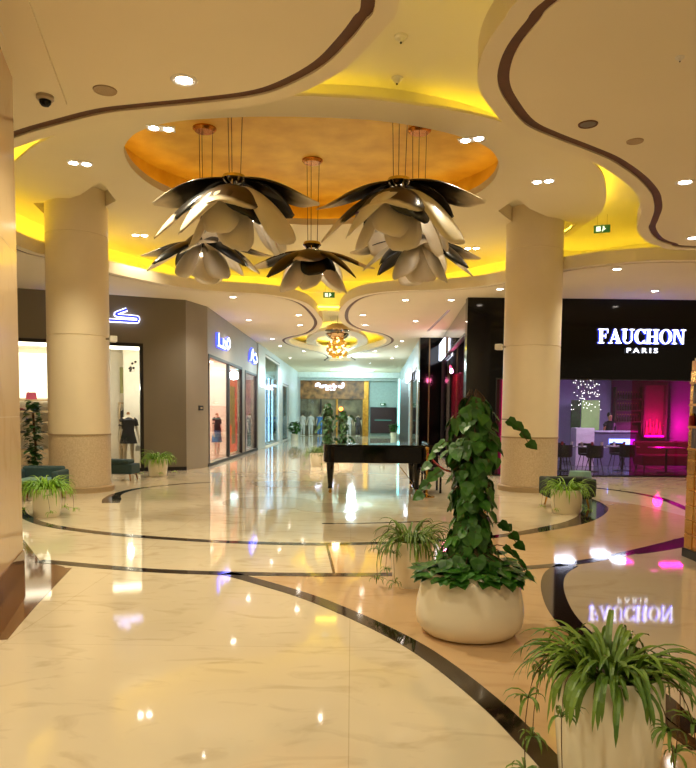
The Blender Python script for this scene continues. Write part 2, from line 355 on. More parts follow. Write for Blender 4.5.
# far cove wall
cw = [Vector((v.x, v.y)) for v in zp([(-30,186),(17,213),(45,226),(107,248),(140,257),(165,264),(187,272),(250,276),(310,280),(367,281),(429,277),(488,264),(506,260),(545,246)], ZR)]
cw += [Vector((v.x, v.y)) for v in zp([(575,245.5),(610,242),(641,238),(680,234),(740,232)], ZU)]
cwc = catmull(cw, 4); cwc = max((offset(cwc, .6, False), offset(cwc, -.6, False)), key=lambda L: L[len(L)//2].y); cwo = offset(cwc, .08, False)
if cwo[len(cwo)//2].y < cwc[len(cwc)//2].y: cwo = offset(cwc, -.08, False)
cwi = [a+(b-a)*-.15 for a, b in zip(cwc, cwo)]
S(MB().strip(cwc, cwo, ZS+.12, ZU, False).build('wall_cove', CREAM2))
# corridor upper pocket
S(MB().box((-6, 22.4, 5.42), (5.5, 47, 5.5)).build('ceiling.004', CREAM2))
# neon cove strips
def cove(P, z, s, label, closed=False, r=.03, col=(255, 230, 62)):
    m = glow('cove_led_%d' % len(MATS), col, s)
    return tag(MB().tube([(p[0], p[1], z) for p in P], r, 6, closed).build('cove_light', m), label, 'cove light')
E0 = offset(P0, -.22)
nseg = len(E0)
far = [p for p in E0 if p[1] > 10.5]; 
def runs(P, test):
    out = []; cur = []
    for p in P+[None]:
        if p is not None and test(p): cur.append(p)
        elif cur: out.append(cur); cur = []
    return [c for c in out if len(c) > 3]
i0 = max(range(nseg), key=lambda i: -E0[i][1]); E0 = E0[i0:]+E0[:i0]
for r_ in runs(E0, lambda p: p[1] < 9.6):
    cove(r_, ZS+.17, 5, 'yellow cove light hidden on the near wavy ceiling edge, '+('right side' if sum(p[0] for p in r_)/len(r_) > .6 else 'left side'))
for r_ in runs(E0, lambda p: p[1] >= 9.6 and p[1] < 23):
    xm = sum(p[0] for p in r_)/len(r_)
    cove(r_, ZS+.17, 2, 'yellow cove light behind the far ceiling edge, '+('right of the corridor' if xm > 0 else 'left of the corridor'))
for r_ in runs(E0, lambda p: p[1] >= 23):
    cove(r_, ZS+.17, 7, 'yellow cove light in the keyhole ceiling recess above the corridor')
S(MB().strip(offset(GB, -.07*ccw), offset(GB, -.09*ccw), ZR+.04, ZU, True).build('trim_72', CREAM2))
_c = min((offset(cwc, .3, False), offset(cwc, -.3, False)), key=lambda L: L[len(L)//2].y)
cove(_c, ZS+.2, 9, 'yellow light strip at the foot of the far cove wall')
S(MB().strip(GP, offset(GP, -.02*ccw), ZR+.03, ZR+.13, True).build('trim_73', CREAM))
gl_ = offset(GP, -.12*ccw)
cove(gl_, ZR+.08, 3.2, 'golden light strip hidden round the rim of the gold recess', True, .02, (255, 226, 140))
RI = offset(RP, .3 if area(RP) > 0 else -.3)
nr = [p for p in RI if p[1] < 15.5]
i0 = max(range(len(RI)), key=lambda i: RI[i][1]); RI = RI[i0:]+RI[:i0]
for r_ in runs(RI, lambda p: p[1] < 11): cove(r_, ZR+.07, 6, 'yellow cove light on top of the oval ceiling ring, near side', r=.02)
RJ = offset(RP, .12 if area(RP) > 0 else -.12); i0 = min(range(len(RJ)), key=lambda i: RJ[i][1]); RJ = RJ[i0:]+RJ[:i0]
for r_ in runs(RJ, lambda p: p[1] >= 10.6): cove(r_, ZR+.08, 9, 'yellow cove light on top of the oval ceiling ring, far side', r=.03)
# corridor ring round the crystal chandelier
orx = [(337+31*cos(a*pi/12)*1.0, 342+12.5*sin(a*pi/12)) for a in range(24)]
irx = [(337+21*cos(a*pi/12), 342+8*sin(a*pi/12)) for a in range(24)]
OP = [Vector((v.x, v.y)) for v in zp(orx, 4.98)]; IP = [Vector((v.x, v.y)) for v in zp(irx, 4.98)]
S(plate('ceiling.005', CREAM, OP, [IP], 4.98, 5.1))
cove(offset(IP, -.2 if area(IP) > 0 else .2), 5.14, 14, 'yellow light on top of the ring round the crystal chandelier', True, .02)
# subtle step, slot diffusers, hatches
a = onz(22, -20, ZS); b = onz(67, 103, ZS); d = (b-a).normalized(); nrm = Vector((-d.y, d.x, 0))*.3
w = MB(); w.strip([a, b], [a+nrm, b+nrm], ZS-.03, ZS, False); S(w.build('trim_45', CREAM))
def slot(pa, pb, label, wd=.05, z=ZS):
    a = onz(*pa, z); b = onz(*pb, z); d = (b-a).normalized(); n = Vector((-d.y, d.x, 0))
    t = T('slot_diffuser', label, 'air diffuser', (a+b)/2)
    c = (a+b)/2
    for k in (-1, 1):
        A = [a-c+n*(k*wd*1.3-wd/2), b-c+n*(k*wd*1.3-wd/2)]; B = [a-c+n*(k*wd*1.3+wd/2), b-c+n*(k*wd*1.3+wd/2)]
        MB().strip(A, B, -.012, 0, False).build('slot', BLACK, t)
    A = [a-c+n*(-wd*2.4), b-c+n*(-wd*2.4)]; B = [a-c+n*(wd*2.4), b-c+n*(wd*2.4)]
    MB().strip(A, B, -.006, .001, False).build('frame', WHITE, t)
slot((-8, 0), (15, 40), 'black twin-slot air diffuser in the ceiling by the left marble pillar', .03)
slot((201, 305), (237, 336), 'long linear air diffuser above the left shop row', .03)
slot((449, 310), (428, 331), 'long linear air diffuser above the right corridor glazing', .02)
# ================================================================ DOWNLIGHTS
def downlight(pos, r, label, group, power, col, emis, size=2.3, lamp=True, n=16):
    t = T('downlight', label, 'ceiling light', pos, group=group)
    MB().lathe([(r*.78, -.004), (r, -.012), (r*1.25, -.006), (r*1.3, .0)], n=n, cap=False).build('trim_ring', WHITE, t)
    MB().lathe([(0, -.004), (r*.78, -.004), (r*.78, -.001)], n=n).build('lens', emis, t)
    if lamp: spot(t, (0, 0, -.05), power, col, size)
    return t
DLP = 330
protoA = None
E_NEAR = glow('downlight_lens', (255, 244, 235), 40)
E_FAR = glow('downlight_lens_far', (255, 240, 225), 30)
for (x, y), lb in (((184,80), 'bright recessed downlight in the near left ceiling'), ((685,182), 'bright recessed downlight in the near right ceiling, the farther in from the edge'), ((693,238), 'bright recessed downlight at the corner of the near right ceiling')):
    downlight(onz(x, y, ZS), .1, lb, None, DLP*(1.3 if x < 300 else .3), WARM, E_NEAR)
for q_, lb in (((-1.9, 3.6), 'added unseen downlight overhead on the left, before the first bright one'), ((-2.2, .6), 'added unseen downlight over the camera side of the hall, left'), ((2.9, .8), 'added unseen downlight over the camera side of the hall, right'), ((.4, -1.6), 'added unseen downlight behind the viewpoint')):
    downlight((q_[0], q_[1], ZS), .1, lb, None, DLP*(.55 if q_[0] < 0 else .4), WARM, E_NEAR)  # downlights added out of view as front fill for the near plants
G = 'downlights over the far ceiling and corridor'
fd = [(233,297),(248.5,320),(298.5,315),(300,325),(272,339),(280,346),(304,351),(405.5,300),(415.6,321),(363,315),(365,325),(402,341),(396.5,346.5),(375,351),(392,358),(370,363),(290,358),(451,300),(500,289),(617,269),(655,291)]
for k, (x, y) in enumerate(fd):
    p = onz(x, y, ZS)
    cor = p.y > 17.5 and -4.6 < p.x < 3.4
    right = p.x > 3.4
    if right or (p.x > 2 and p.y < 18):
        downlight(p, .1, 'round downlight in the far right ceiling before the black shop front', 'downlights before the black shop front', DLP*.55, WARM, E_FAR)
    else:
        downlight(p, .1, 'small round downlight in the corridor ceiling', G, DLP*.7, NEUT if p.y < 30 else COOL, E_FAR, lamp=(k % 2 == 0 or p.y < 26))
# twin downlights in the ring
def twin(px, py, rz, label, power):
    p = onz(px, py, ZR); t = T('twin_downlight', label, 'ceiling light', p, rz)
    MB().box((-.2, -.1, -.012), (.2, .1, .0)).build('housing', WHITE, t)
    for s in (-1, 1):
        MB().lathe([(0, -.02), (.06, -.02), (.068, -.012)], (s*.1, 0, 0), 16).build('lens', E_NEAR, t)
    spot(t, (0, 0, -.08), power, WARM, 1.9)
for x, y, rz, lb in ((80,163,.3,'twin downlight in the ceiling ring above the left round column'),(161,128,.2,'twin downlight beside the left end of the gold recess'),(472,139,-.4,'twin downlight beside the right near edge of the gold recess'),(543,181,-.3,'twin downlight in the ceiling ring above the right round column'),(140,235,.2,'twin downlight in the ring behind the left petal chandeliers'),(472,248,-.2,'twin downlight in the ring behind the right petal chandeliers')):
    twin(x, y, rz, lb, DLP*(.5 if y > 230 else 1.4 if x < 300 else .6))
# small ceiling devices
def disc(px, py, z, r, label, m1, m2, name='ceiling_speaker', cat='speaker'):
    p = onz(px, py, z); t = T(name, label, cat, p)
    MB().lathe([(r*.82, -.006), (r, -.012), (r*1.05, 0)], n=24, cap=False).build('rim', m1, t); MB().lathe([(0, -.006), (r*.82, -.006), (r*.82, -.001)], n=24).build('grille', m2, t)
GRILLE = mat('grille_mesh', (176, 152, 116), .6, vary=.1, scale=90); GR2 = mat('grille_dark', (120, 110, 96), .5, vary=.2, scale=90)
disc(105, 90, ZS, .11, 'round ceiling speaker in the near left ceiling', GRILLE, GRILLE)
disc(588, 124, ZS, .1, 'dark-grilled round speaker in the near right ceiling', BROWN, GR2)
disc(635, 141, ZS, .09, 'pale round speaker in the near right ceiling', GRILLE, GRILLE)
disc(657, 217, ZS, .06, 'small round detector in the right ceiling by the wavy edge', GRILLE, GRILLE, 'smoke_detector', 'detector') if False else None
def sprinkler(px, py, z, label):
    t = T('smoke_detector', label, 'detector', onz(px, py, z))
    MB().lathe([(.0, -.07), (.03, -.065), (.05, -.03), (.075, -.02), (.08, 0)], n=16).build('body', WHITE, t); MB().lathe([(0, -.085), (.012, -.085), (.012, -.06)], n=8).build('sensor', BLACK, t)
sprinkler(401, 36, ZU, 'white detector on the yellow lit ceiling, the nearer one'); sprinkler(397, 78, ZU, 'white detector on the yellow lit ceiling, close to the ring')
sprinkler(680, 57, ZS, 'small white detector in the near right ceiling')
bpy.data.objects['smoke_detector.002'].scale = (.5, .5, .5)
def domecam(p, label):
    t = T('ceiling_camera', label, 'security camera', p)
    MB().lathe([(.07, .02), (.085, -.01), (.085, -.06), (.07, -.075)], n=24).build('housing', mat('camera_grey', (176, 160, 134), .4), t, True)
    MB().lathe([(.06, -.07), (.055, -.1), (.035, -.125), (0, -.135)], n=20).build('lens_dome', BLACKG, t, True)
domecam(onz(45, 93, ZS), 'grey dome security camera under the near left ceiling')
# exit signs
def exitsign(c, rz, label, w=.34, h=.16):
    t = T('exit_sign', label, 'sign', c, rz)
    MB().box((-w/2, -.02, -h/2), (w/2, .02, h/2)).build('panel', mat('exit_green', (20, 70, 34), .4, emit=(24, 90, 40), es=.6), t)
    lt = MB(); wv = mat('exit_white', (235, 255, 235), .4, emit=(235, 255, 235), es=1.2)
    lt.box((-.12, -.024, -.05), (-.03, -.02, .05)); lt.cyl((.03, -.024, .04), (.03, -.02, .04), .016); lt.box((.015, -.024, -.03), (.05, -.02, .025)); lt.box((.045, -.024, -.01), (.08, -.02, .005)); lt.box((.0, -.024, -.055), (.022, -.02, -.025)); lt.build('pictogram', wv, t)
    MB().cyl((-.1, 0, h/2), (-.1, 0, h/2+.3), .005, n=6).build('rod', CHROME, t); MB().cyl((.1, 0, h/2), (.1, 0, h/2+.3), .005, n=6).build('rod', CHROME, t)
exitsign(ony(602, 229, 15.8), -.3, 'green exit sign hanging in the yellow cove right of the right column')
exitsign(ony(329, 295, 21.5), 0, 'small green exit sign hanging at the mouth of the corridor ceiling')
# ================================================================ COLUMNS
def column(px, py, label, seams, yb):
    R_ = .60; p = onz(px, py, 0)+Vector((-.0, R_+.06, 0)); p.x *= p.y/(p.y-R_-.06); t = T('round_column', label, 'column', (p.x, p.y, 0))
    zs = [onz(px, 0, 1)] and [ony(px, y, p.y-R_).z for y in seams]
    prof = []; z = yb
    prof = [(R_-.0, yb)]
    for s_ in sorted(zs): prof += [(R_, s_-.012), (R_-.012, s_-.006), (R_-.012, s_+.006), (R_, s_+.012)]
    prof += [(R_, ZU-.01)]
    MB().lathe(prof, n=64).build('shaft', COLM, t, True)
    MB().lathe([(R_-.02, yb-.02), (R_+.012, yb-.02), (R_+.012, yb+.01), (R_, yb+.012)], n=64).build('band', GRILLE, t, True)
    MB().lathe([(R_, .12), (R_, yb-.02)], n=64).build('drum', GRAN, t, True)
    MB().lathe([(R_+.06, 0), (R_+.06, .1), (R_+.03, .125), (R_-.02, .125)], n=64).build('plinth', GRILLE, t, True)
    return t, p
c1, cp1 = column(81, 494, 'round cream column with granite drum on the left, beside the spider plant', [230, 334], 1.16)
c2, cp2 = column(528, 493, 'round cream column with granite drum on the right, behind the ivy planter', [246, 345], 1.16)
for cp, px, py, lb in ((cp1, 113, 339, 'small white spotlight clamped to the left column'), (cp2, 499, 347, 'small white spotlight clamped to the right column')):
    q = ony(px, py, cp.y-.25); t = T('column_spotlight', lb, 'spotlight', q)
    sgn = 1 if px < 300 else -1
    MB().box((-.07, -.08, -.06), (.07, .08, .06), .5*sgn).build('head', WHITE, t, bevel=.01)
    MB().box((-.14*sgn if sgn > 0 else .04, -.02, -.02), (-.04*sgn if sgn > 0 else .14, .02, .02)).build('bracket', CHROME, t)
# ================================================================ NEAR LEFT PILLAR
b0 = onz(12.5, 78, ZS); b0.z = 0; d = (onz(0, 619, 0)-onz(25, 583, 0)).normalized(); L = 3.2
nrm = Vector((-d.y, d.x, 0)); 
if nrm.x > 0: nrm = -nrm
e = b0+d*L
pil = [b0, e, e+nrm*1.2, b0+nrm*1.2]
S(MB().prism([(v.x, v.y) for v in pil], 0, ZS).build('wall_left', WALLM))
o2 = [b0+(-nrm-d)*.012, e-nrm*.012, e+nrm*1.2, b0+nrm*1.2-d*.012]
S(MB().prism([(v.x, v.y) for v in o2], 0, .24).build('baseboard_left', BROWNM))
for zz in (1.55, 3.1): S(MB().prism([(v.x, v.y) for v in [b0+(-nrm-d)*.001, e-nrm*.001, e+nrm, b0+nrm-d*.001]], zz, zz+.006).build('trim_%d' % (46+int(zz)), GRILLE))
# ================================================================ WALLS WITH OPENINGS
def wall(name, p0, p1, z0, z1, th, ops, m, side=1):
    # ops: (u0, u1, za, zb); thickness goes to the left of p0->p1 when side = 1
    p0 = Vector((p0[0], p0[1])); p1 = Vector((p1[0], p1[1])); d = (p1-p0); L = d.length; d /= L; n = Vector((-d.y, d.x))*th*side
    b = MB()
    def blk(u0, u1, a, c):
        if u1-u0 < 1e-4 or c-a < 1e-4: return
        A = p0+d*u0; B = p0+d*u1; b.prism([A, B, B+n, A+n], a, c)
    ops = sorted(ops); u = 0
    for (a, c, za, zb) in ops:
        blk(u, a, z0, z1); blk(a, c, z0, za); blk(a, c, zb, z1); u = c
    blk(u, L, z0, z1)
    return S(b.build(name, m)), p0, d, n, L
def frame_ring(b, p0, d, n, u0, u1, za, zb, w, out=.02, dep=.08):
    def bar(a, c, e, f):
        A = p0+d*a-n.normalized()*out; B = p0+d*c-n.normalized()*out; N_ = n.normalized()*(dep+out)
        b.prism([A, B, B+N_, A+N_], e, f)
    bar(u0, u0+w, za, zb); bar(u1-w, u1, za, zb); bar(u0+w, u1-w, zb-w, zb); bar(u0+w, u1-w, za, za+w)
def pane(b, p0, d, n, u0, u1, za, zb, dep=.05):
    A = p0+d*u0+n.normalized()*dep; B = p0+d*u1+n.normalized()*dep; N_ = n.normalized()*.012
    b.prism([A, B, B+N_, A+N_], za, zb)
GL = glass('clear_glass', (240, 244, 244), .06); GLT = glass('teal_glass', (222, 238, 240), .1); GLM = glass('magenta_glass', (236, 70, 190), .12)
GLD = glass('smoked_glass', (190, 200, 200), .3)
def cpx(px, x): return Vector((x, -x*710/(352-px), 0))
# ---- left shop: front A-B, splay B-C, corridor side C-D
A_ = (-9.9, 17.78); B_ = (-4.66, 20.0); C_ = (-4.30, 21.2); D_ = (-4.05, 55.5)
uL, _ = onw(19, 400, A_, B_); uR, _ = onw(143.5, 400, A_, B_); _, zt = onw(120, 342.5, A_, B_)
w1, p0, d, n, L = wall('wall_shop_front', A_, B_, 0, ZS, .2, [(uL-1.2, uR, .06, zt)], TAUPE, 1)
S(w1)
win = MB(); frame_ring(win, p0, d, n, uL-1.2, uR, .0, zt, .09); fr = S(win.build('window_1', BLACK))
pb = MB(); pane(pb, p0, d, n, uL-1.1, uR-.09, .09, zt-.09); gp = pb.build('glass_pane', GL, fr)
S(MB().prism([B_, C_, (C_[0]-.3, C_[1]+.1), (B_[0]-.3, B_[1]+.1)], 0, ZS).build('wall_shop_splay', TAUPE2))
def uc(px): return onw(px, 420, C_, D_)[0]
zt2 = onw(220, 358.5, C_, D_)[1]; 
ops = [(uc(211.8), uc(242), .1, zt2), (uc(245), uc(256.5), .1, onw(250, 372, C_, D_)[1]), (uc(264.5), uc(279), .1, onw(270, 358, C_, D_)[1]), (uc(282), uc(288), .1, 3.4)]
ops[0] = (.12, uc(242), .1, zt2)
w2, q0, dq, nq, Lq = wall('wall_corridor_left', C_, D_, 0, ZS, .25, ops, TAUPE2, 1)
fcol = [BLACK, BLACK, WHITE, WHITE]
for k, (a, c, za, zb) in enumerate(ops):
    b = MB(); frame_ring(b, q0, dq, nq, a, c, 0, zb, .08)
    if k == 0:
        m_ = uc(229.5); b.prism([q0+dq*(m_-.08), q0+dq*(m_+.08), q0+dq*(m_+.08)+nq*.4, q0+dq*(m_-.08)+nq*.4], 0, zb)
    f_ = S(b.build('window_%d' % (k+2), fcol[k])); b = MB()
    pane(b, q0, dq, nq, a+.08, c-.08, .08, zb-.08); b.build('glass_pane', GL if k < 2 else GLT, f_)
for k, px in enumerate((265.5, 269, 272.5, 276)):
    v = cpx(px, -4.42); tt = T('light_tube', '%s of the four tall cool white light tubes in the third corridor shop' % ['nearest', 'second nearest', 'third nearest', 'farthest'][k], 'light tube', (v.x, v.y, .1)); MB().cyl((0, 0, .05), (0, 0, 3.4), .05, n=8).build('tube', glow('cool_tube%d' % k, (200, 225, 255), 2.2), tt); MB().cyl((0, 0, 0), (0, 0, .06), .07, n=8).build('socket', CHROME, tt)
# white cladding of the third shop on the left
u0 = uc(257.5); u1 = uc(300) if False else Lq-.05
wb = MB()
for a, c, e, f in ((u0, ops[2][0], 0, ZS), (ops[2][1], ops[3][0], 0, ZS), (ops[2][0], ops[2][1], ops[2][3]+.05, ZS), (ops[3][0], ops[3][1], 3.45, ZS), (ops[3][1], u1, 0, ZS)):
    X = q0+dq*a-nq.normalized()*.04; Y = q0+dq*c-nq.normalized()*.04; wb.prism([X, Y, Y+nq.normalized()*.03, X+nq.normalized()*.03], e, f)
S(wb.build('trim_50', mat('cool_white_cladding', (196, 206, 206), .35, vary=.05)))
S(MB().strip([C_, D_], [(C_[0]+.02, C_[1]), (D_[0]+.02, D_[1])], 0, .1).build('baseboard_left_corridor', BLACK))
dd = Vector((B_[0]-A_[0], B_[1]-A_[1])).normalized(); n2 = Vector((dd.y, -dd.x))*.02
S(MB().strip([Vector(A_)+dd*uR, Vector(B_)], [Vector(A_)+dd*uR+n2, Vector(B_)+n2], 0, .1).build('baseboard_left_front', BLACK))
# ---- interior of the left front shop (white, brightly lit)
def room(name, P, z1, mw, mf=None, mc=None):     # P: floor corners, the first edge stays open
    k = len(P); o = None
    for i in range(1, k): 
        b = MB()
        a = Vector(P[i]); c = Vector(P[(i+1) % k]); e = (c-a).normalized(); nn = Vector((e.y, -e.x))*.06
        if area([Vector(x) for x in P]) < 0: nn = -nn
        b.prism([a, c, c+nn, a+nn], 0, z1); x_ = S(b.build(name, mw)); o = o or x_
    f = MB().prism(P, .0, .012).build('floor', mf or PINKM); S(f)
    c_ = MB().prism(P, z1, z1+.05).build('ceiling', mc or OFFW); S(c_)
    return o
nn = Vector((-dd.y, dd.x)); A2 = Vector(A_)+nn*.22; B2 = Vector(B_)+nn*.22-dd*.35
room('wall_boutique', [A2, B2, B2+nn*3.0, A2+nn*3.0], 3.5, OFFW)
def sp(u, v): return A2+dd*u+nn*v       # boutique coordinates
LP = glow('boutique_light_panel', (255, 240, 215), 5)
rzf = atan2(dd.y, dd.x)
def lbox(b, u0, u1, v0, v1, z0, z1): b.prism([sp(u0, v0), sp(u1, v0), sp(u1, v1), sp(u0, v1)], z0, z1); return b
for k, (ua, ub) in enumerate(((1.2, 3.0), (3.4, 5.1))):
    tag(lbox(MB(), ua, ub, .6, 1.1, 3.42, 3.495).build('ceiling_light_panel', LP), 'long bright light panel in the boutique ceiling, %s bay' % ('left' if k == 0 else 'right'), 'ceiling light')
# backlit display wall left part and shelves
tag(lbox(MB(), .3, 2.6, 2.88, 2.93, 2.02, 3.35).build('lightbox', glow('lightbox', (255, 246, 222), 1.6)), 'large white backlit panel above the boutique shelves', 'light box')
SHW = mat('shelf_white', (196, 168, 128), .4, vary=.03)
def shelf_unit(ua, ub, zs, label):
    c = sp((ua+ub)/2, 2.7); t = T('display_shelf', label, 'shelf', (c.x, c.y, 0), rzf)
    w_ = (ub-ua)
    MB().box((-w_/2, -.02, .02), (w_/2, .2, .5)).build('base_cabinet', SHW, t)
    for z in zs: MB().box((-w_/2, -.2, z-.02), (w_/2, .2, z+.02)).build('shelf_board', SHW, t)
    for s in (-1, 1): MB().box((s*w_/2-.02, -.2, .0), (s*w_/2+.02, .2, max(zs)+.03)).build('side_panel', SHW, t)
    return t
shelf_unit(.85, 2.3, [.95, 1.3, 1.62, 1.95], 'white shelf wall with shoes and bags left of the left column')
shelf_unit(4.15, 5.15, [.55, 1.9], 'white shelf and rail behind the mannequin in the black dress')
BAGC = [mat('bag_%d' % i, c, .4) for i, c in enumerate([(20, 20, 30), (210, 190, 160), (190, 60, 90), (40, 60, 130), (230, 225, 215), (120, 30, 40)])]
def bag(u, v, z, m, label, s=1.0):
    c = sp(u, v); t = T('handbag', label, 'bag', (c.x, c.y, z), rzf)
    MB().add([(-.12*s, -.05*s, 0), (.12*s, -.05*s, 0), (.12*s, .05*s, 0), (-.12*s, .05*s, 0), (-.1*s, -.025*s, .16*s), (.1*s, -.025*s, .16*s), (.1*s, .025*s, .16*s), (-.1*s, .025*s, .16*s)],
             [(0, 3, 2, 1), (4, 5, 6, 7), (0, 1, 5, 4), (1, 2, 6, 5), (2, 3, 7, 6), (3, 0, 4, 7)]).build('body', m, t, bevel=.01)
    MB().tube([(.06*s*cos(a), 0, .15*s+.08*s*sin(a)) for a in [pi*k/8 for k in range(9)]], .007, 6).build('handle', m, t)
def shoe(u, v, z, m, label):
    c = sp(u, v); t = T('shoe', label, 'shoe', (c.x, c.y, z), rzf)
    MB().prism([(-.13, -.035), (.06, -.04), (.12, -.03), (.135, 0), (.12, .03), (.06, .04), (-.13, .035)], 0, .025).build('sole', BLACK, t)
    MB().add([(-.12, -.03, .02), (.1, -.03, .02), (.1, .03, .02), (-.12, .03, .02), (-.11, -.025, .09), (.0, -.02, .07), (.0, .02, .07), (-.11, .025, .09)], [(0, 3, 2, 1), (4, 5, 6, 7), (0, 1, 5, 4), (1, 2, 6, 5), (2, 3, 7, 6), (3, 0, 4, 7)]).build('upper', m, t, bevel=.008)
bag(1.15, 2.62, 1.97, BAGC[0], 'dark handbag on the top shelf of the shelf wall, left one', 1.5); bag(1.65, 2.62, 1.97, BAGC[2], 'pink handbag on the top shelf near the column', 1.3)
bag(1.1, 2.62, 1.32, BAGC[1], 'beige handbag on the middle shelf of the shelf wall', 1.2); bag(1.75, 2.62, 1.64, BAGC[3], 'navy handbag on the shelf below the top one')
for k, (u, z, m, lb) in enumerate(((2.45, 1.64, BAGC[4], 'pale shoe on the shelf below the handbags, left end'), (2.75, 1.64, BAGC[5], 'dark red shoe on the shelf below the handbags'), (2.95, 1.32, BAGC[3], 'blue shoe on the middle shelf'), (3.3, .97, BAGC[0], 'black shoe on the lowest shelf, right end'), (2.8, .97, BAGC[0], 'black shoe on the lowest shelf, middle'), (2.45, .97, BAGC[1], 'tan shoe on the lowest shelf, left end'))):
    shoe(1.1+(u-2.45)*1.0, 2.62, z, m, lb)
# green wall panel + hanging clothes rail
tag(lbox(MB(), 4.15, 4.75, 2.5, 2.56, 2.2, 3.0).build('wall_panel', mat('olive_panel', (150, 150, 96), .6)), 'olive green panel above the clothes rail in the boutique', 'panel')
c = sp(4.65, 2.4); t = T('clothes_rail', 'clothes rail with dark garments behind the mannequin', 'clothes rail', (c.x, c.y, 0), rzf)
MB().tube([(-.5, 0, 0), (-.5, 0, 1.75), (.5, 0, 1.75), (.5, 0, 0)], .012).build('rail', CHROME, t)
def garment(c, rz, z, L, w, m, label, group=None):
    t = T('garment', label, 'clothing', (c.x, c.y, z), rz, group)
    b = MB(); pr = [(-w*.15, 0), (w*.15, 0), (w*.5, -.08), (w*.56, -.3), (w*.4, -.28), (w*.38, -L), (-w*.38, -L), (-w*.4, -.28), (-w*.56, -.3), (-w*.5, -.08)]
    k = len(pr); vs = [(x, -.03, y) for x, y in pr]+[(x, .03, y) for x, y in pr]
    b.add(vs, [tuple(range(k)), tuple(range(2*k-1, k-1, -1))]+[(i, i+k, (i+1) % k+k, (i+1) % k) for i in range(k)]); b.build('cloth', m, t)
    MB().tube([(0, 0, 0), (0, 0, .05), (.02, 0, .07)], .004, 6).build('hanger_hook', CHROME, t)
GARM = [mat('garment_%d' % i, cc, .8) for i, cc in enumerate([(22, 20, 24), (150, 40, 60), (60, 40, 50), (200, 195, 190), (60, 110, 170), (70, 60, 60)])]
for k in range(7): garment(sp(4.28+k*.12, 2.4), rzf+1.0, 1.72, .62, .42, GARM[[0, 0, 1, 1, 0, 2, 0][k]], ['black top at the left end of the boutique rail', 'black top second on the boutique rail', 'red top third on the boutique rail', 'red top in the middle of the boutique rail', 'black top right of the red ones on the rail', 'plum top near the right end of the rail', 'black top at the right end of the boutique rail'][k])
# black-and-white bead pendant lamp
c = sp(4.75, 1.4); t = T('pendant_cluster', 'cluster of black beads hanging at the top of the boutique window', 'pendant lamp', (c.x, c.y, 3.0), rzf)
for k in range(22): MB().sphere((-.45+.9*random.random(), random.uniform(-.15, .15), random.uniform(-.18, .12)), .035, 8).build('bead', BLACK if k % 3 else WHITE, t)
MB().cyl((0, 0, .1), (0, 0, .5), .006, n=6).build('cord', BLACK, t)
point(bpy.data.objects['ceiling_light_panel'], (sp(2.2, 1.2).x, sp(2.2, 1.2).y, 2.9), 50, (1, .93, .8)); point(bpy.data.objects['ceiling_light_panel.001'], (sp(4.2, .3).x, sp(4.2, .3).y, 2.3), 45, (1, .93, .8))  # second lamp hangs without fixture near the glass, added to brighten the mannequin
# ---- mannequins
def skin(name, joints, edges, radii, m, parent, lvl=2):
    me = bpy.data.meshes.new(name); me.from_pydata(joints, edges, []); o = bpy.data.objects.new(name, me); COL.objects.link(o)
    o.modifiers.new('skin', 'SKIN').use_smooth_shade = True
    for v, r in zip(me.skin_vertices[0].data if me.skin_vertices else [], radii): v.radius = r if isinstance(r, tuple) else (r, r)
    sub = o.modifiers.new('sub', 'SUBSURF'); sub.levels = lvl; sub.render_levels = lvl
    me.materials.append(m)
    if parent: o.parent = parent
    return o
def skin2(name, chains, m, parent, lvl=2):
    bm = bmesh.new(); lay = bm.verts.layers.skin.verify(); idx = {}
    def V(p, r):
        k = tuple(round(x, 4) for x in p)
        if k not in idx:
            v = bm.verts.new(p); v[lay].radius = r if isinstance(r, tuple) else (r, r); idx[k] = v
            if len(idx) == 1: v[lay].use_root = True
        return idx[k]
    for ch in chains:
        pv = None
        for p, r in ch:
            v = V(p, r)
            if pv and pv is not v:
                try: bm.edges.new((pv, v))
                except ValueError: pass
            pv = v
    me = bpy.data.meshes.new(name); bm.to_mesh(me); bm.free(); o = bpy.data.objects.new(name, me); COL.objects.link(o)
    sk = o.modifiers.new('skin', 'SKIN'); sk.use_smooth_shade = True
    sub = o.modifiers.new('sub', 'SUBSURF'); sub.levels = lvl; sub.render_levels = lvl
    me.materials.append(m); o.parent = parent; return o
MANN = mat('mannequin_ivory', (224, 206, 178), .35)
SKINM = mat('skin', (176, 124, 92), .5)
def figure(t, m, h=1.78, arm=0.12, head=True):
    s = h/1.78
    P = lambda x, y, z: (x*s, y*s, z*s)
    ch = [[(P(0, 0, .98), (.15, .1)), (P(0, 0, 1.12), (.125, .09)), (P(0, 0, 1.3), (.15, .1)), (P(0, 0, 1.42), (.12, .075)), (P(0, 0, 1.5), .055), (P(0, -.01, 1.56), .055)]]
    if head: ch[0] += [(P(0, -.015, 1.64), (.075, .09)), (P(0, -.01, 1.73), (.07, .085))]
    for g in (-1, 1):
        ch.append([(P(0, 0, .98), (.15, .1)), (P(g*.09, 0, .88), .09), (P(g*.1, -.01*g, .5), .055), (P(g*.11, .01, .28), .052), (P(g*.11, .02, .09), .034), (P(g*.115, -.05, .035), .034), (P(g*.12, -.14, .025), .025)])
        ch.append([(P(0, 0, 1.42), (.12, .075)), (P(g*.17, 0, 1.41), .05), (P(g*(.2+arm*.3), .01, 1.14), .038), (P(g*(.22+arm*.5), -.04, .9), .028), (P(g*(.22+arm*.5), -.06, .8), (.032, .018)), (P(g*(.215+arm*.5), -.07, .73), (.022, .012))])
    return skin2('body', ch, m, t)
